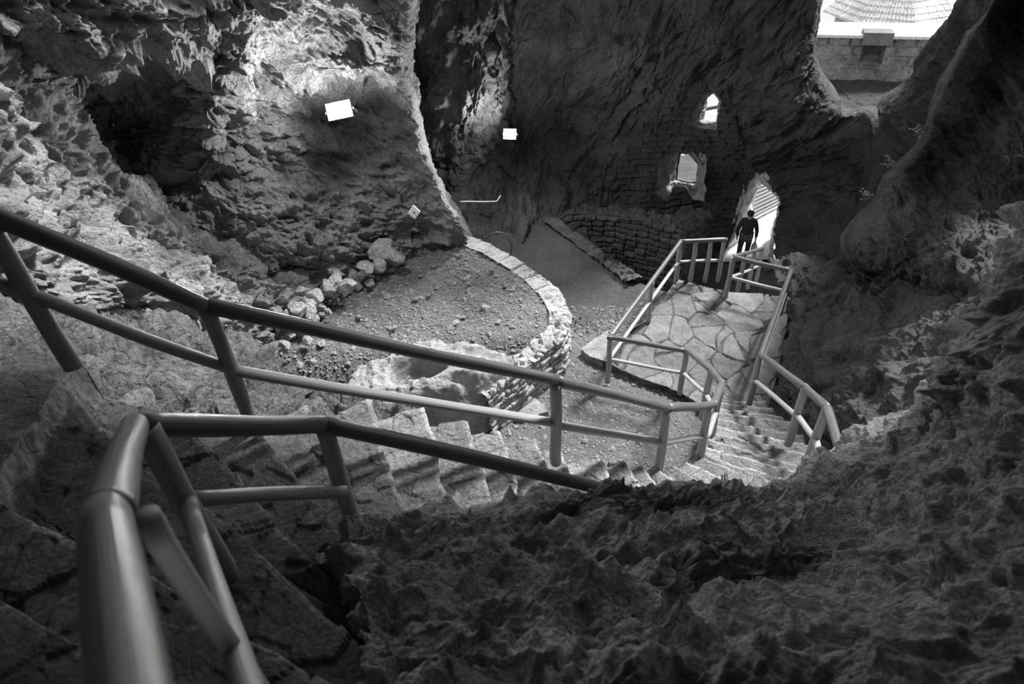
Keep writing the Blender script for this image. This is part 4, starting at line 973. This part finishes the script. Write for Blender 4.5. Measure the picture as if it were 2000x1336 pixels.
# tower roof: eight-sided shingled cone
tc = wall_h(1790, 60) - nw * 4.2; Rr = 128 / F_PX * float(((tc - C0) @ R)[2]); tc[2] = 0
ez = wall_h(1765, 66)[2] - .2
def tow(rad_, z): return [tc + np.array([rad_ * math.cos(a), rad_ * math.sin(a), z]) for a in [math.radians(22.5 + 45 * k) + .25 for k in range(8)]]
tw = empty('round_tower', tc + [0, 0, ez], 'pale conical shingled tower roof rising behind the courtyard wall', 'tower')
SHG = rock_mat('wood_shingle', .5, .8, .3, 6, patch=1.5)
K = 14; Hh_ = Rr * .95
for s in range(8):       # every roof facet carries overlapping courses
    Vv, Ff = [], []
    for k in range(K):
        f0, f1 = k / K, (k + 1) / K
        r0, r1 = Rr * (1 - f0) + .03, Rr * (1 - f1) + .02; z0, z1 = ez + Hh_ * f0 + .015, ez + Hh_ * f1
        A0, B0 = tow(r0, z0)[s], tow(r0, z0)[(s + 1) % 8]; A1, B1 = tow(r1, z1)[s], tow(r1, z1)[(s + 1) % 8]
        m = 14
        for q in range(m):
            dz = .012 * random.Random(k * 100 + q + s * 7).random()
            g0, g1 = q / m + .003, (q + 1) / m - .003; o0 = len(Vv)
            for (PA, PB) in ((A0, B0), (A1, B1)):
                for gq in (g0, g1): Vv.append(lerp(PA, PB, gq) + [0, 0, dz])
            Vv += [Vv[o0] - [0, 0, .09], Vv[o0 + 1] - [0, 0, .09]]
            Ff += [(o0, o0 + 1, o0 + 3, o0 + 2), (o0 + 4, o0 + 5, o0 + 1, o0)]
    mesh_obj('roof_facet', np.array(Vv), Ff, SHG, tw, False)
Vv = np.array(tow(Rr - .15, ez) + [tc + [0, 0, ez + Hh_ - .15]]); mesh_obj('roof_deck', Vv, [(i, (i + 1) % 8, 8) for i in range(8)], MASOND, tw, False)
Vv = np.array(tow(Rr - .5, -1.5) + tow(Rr - .5, ez + .1)); mesh_obj('tower_wall', Vv, [(i, (i + 1) % 8, 8 + (i + 1) % 8, 8 + i) for i in range(8)], MASON, tw, False)

# frames and small things
fr = [at_h(px, py, 18.45) for px, py in WIN_LO_OUT]
f0 = empty('window_frame', fr[0], 'thin dark frame set in the arched lower window opening', 'window frame')
for k in range(len(fr)): tube('frame_bar', [fr[k], fr[(k + 1) % len(fr)]], (.025, .025), METAL, f0, seg=8)
tag(tube('wooden_bar', [at_h(1366, 216, 18.8), at_h(1412, 206, 18.8)], (.05, .05), WOOD, None, seg=10), 'bar crossing the view behind the upper window', 'bar')
sp_ = at_h(809, 414, 11.75)
sg = empty('sign', sp_, 'small white square card tilted on its corner at the foot of the buttress', 'sign')
ax1, ax2 = np.array([.06, .0, .075]), np.array([-.055, .0, .07])
nn = np.array([0, -.015, 0])
for nm_, sc_, mt, off in (('card', 1, SIGN, 0), ('mark', .14, BLACK, -.02)):
    V = [sp_ + nn * s + [0, off, 0] + (ax1 * a + ax2 * b) * sc_ for s in (-1, 1) for a, b in ((-1, -1), (1, -1), (1, 1), (-1, 1))]
    mesh_obj(nm_, V, [(0,3,2,1),(4,5,6,7),(0,1,5,4),(1,2,6,5),(2,3,7,6),(3,0,4,7)], mt, sg, False)
tube('stake', [sp_ + [0, .03, 0], sp_ + [0, .03, -.35]], (.012, .012), METAL, sg, seg=8)
# cable down the masonry and pipe on the dim wall
cp = [at_h(*q) for q in [(1392,0,16.3),(1350,100,16.4),(1310,165,16.6),(1286,212,16.7),(1279,262,16.7)]]
cb_ = empty('cable', cp[-1], 'dark cable running down the back wall to the masonry by the windows', 'cable')
rail_run(cb_, cp, .03, 'cable_run', BLACK)
pp = [at_h(*q) for q in [(898,394,15.0),(970,393,15.1),(978,382,15.2)]]
pi = empty('pipe', pp[0], 'thin pale pipe fixed low on the dim wall under the second floodlight', 'pipe'); rail_run(pi, pp, .015, 'pipe_run', PAINT)
# hoop leaning behind the terrace edge
hc = at_z(972, 483, -.05); V = []; n1, n2 = 48, 10
for i in range(n1):
    a = 2 * math.pi * i / n1; c = hc + np.array([.32 * math.cos(a), .12 * math.sin(a), .32 * math.sin(a)])
    for j in range(n2):
        b = 2 * math.pi * j / n2; V.append(c + .018 * np.array([math.cos(a) * math.cos(b), .3 * math.cos(b), math.sin(a) * math.cos(b)]) + [0, .018 * math.sin(b), 0])
tag(mesh_obj('metal_hoop', V, [(i * n2 + j, ((i + 1) % n1) * n2 + j, ((i + 1) % n1) * n2 + (j + 1) % n2, i * n2 + (j + 1) % n2) for i in range(n1) for j in range(n2)], METAL), 'dark round hoop leaning in the shade just behind the terrace rim', 'hoop')
# sprigs on the near right wall's edge
def sprig(px, py, d, label, seed):
    rs = random.Random(seed); p = at_d(px, py, d); e = empty('plant', p, label, 'plant')
    for k in range(9):
        a = rs.uniform(2.2, 4.2); tip = p + np.array([math.cos(a) * .22, rs.uniform(-.1, .1), rs.uniform(-.02, .16)]) * rs.uniform(.6, 1.3)
        V = []; F_ = []
        tube('stem', [p, tip], (.006, .003), LEAF, e, seg=6, seed=k)
        for q in range(5):
            c = lerp(p, tip, .3 + .17 * q); s = .035; a2 = rs.uniform(0, 6.28); o0 = len(V)
            d1 = np.array([math.cos(a2), math.sin(a2), .3]) * s; d2 = np.array([-math.sin(a2), math.cos(a2), .2]) * s * .35
            V += [c, c + d1 * .5 + d2, c + d1, c + d1 * .5 - d2]; F_.append((o0, o0 + 1, o0 + 2, o0 + 3))
        mesh_obj('leaves', V, F_, LEAF, e, False)
sprig(1806, 262, 10.6, 'small upper sprig growing on the edge of the near right rock', 1)
sprig(1752, 322, 11, 'pale middle sprig on the edge of the near right rock', 2)
sprig(1708, 385, 11.5, 'lowest leafy sprig on the edge of the near right rock, above the bulge', 3)
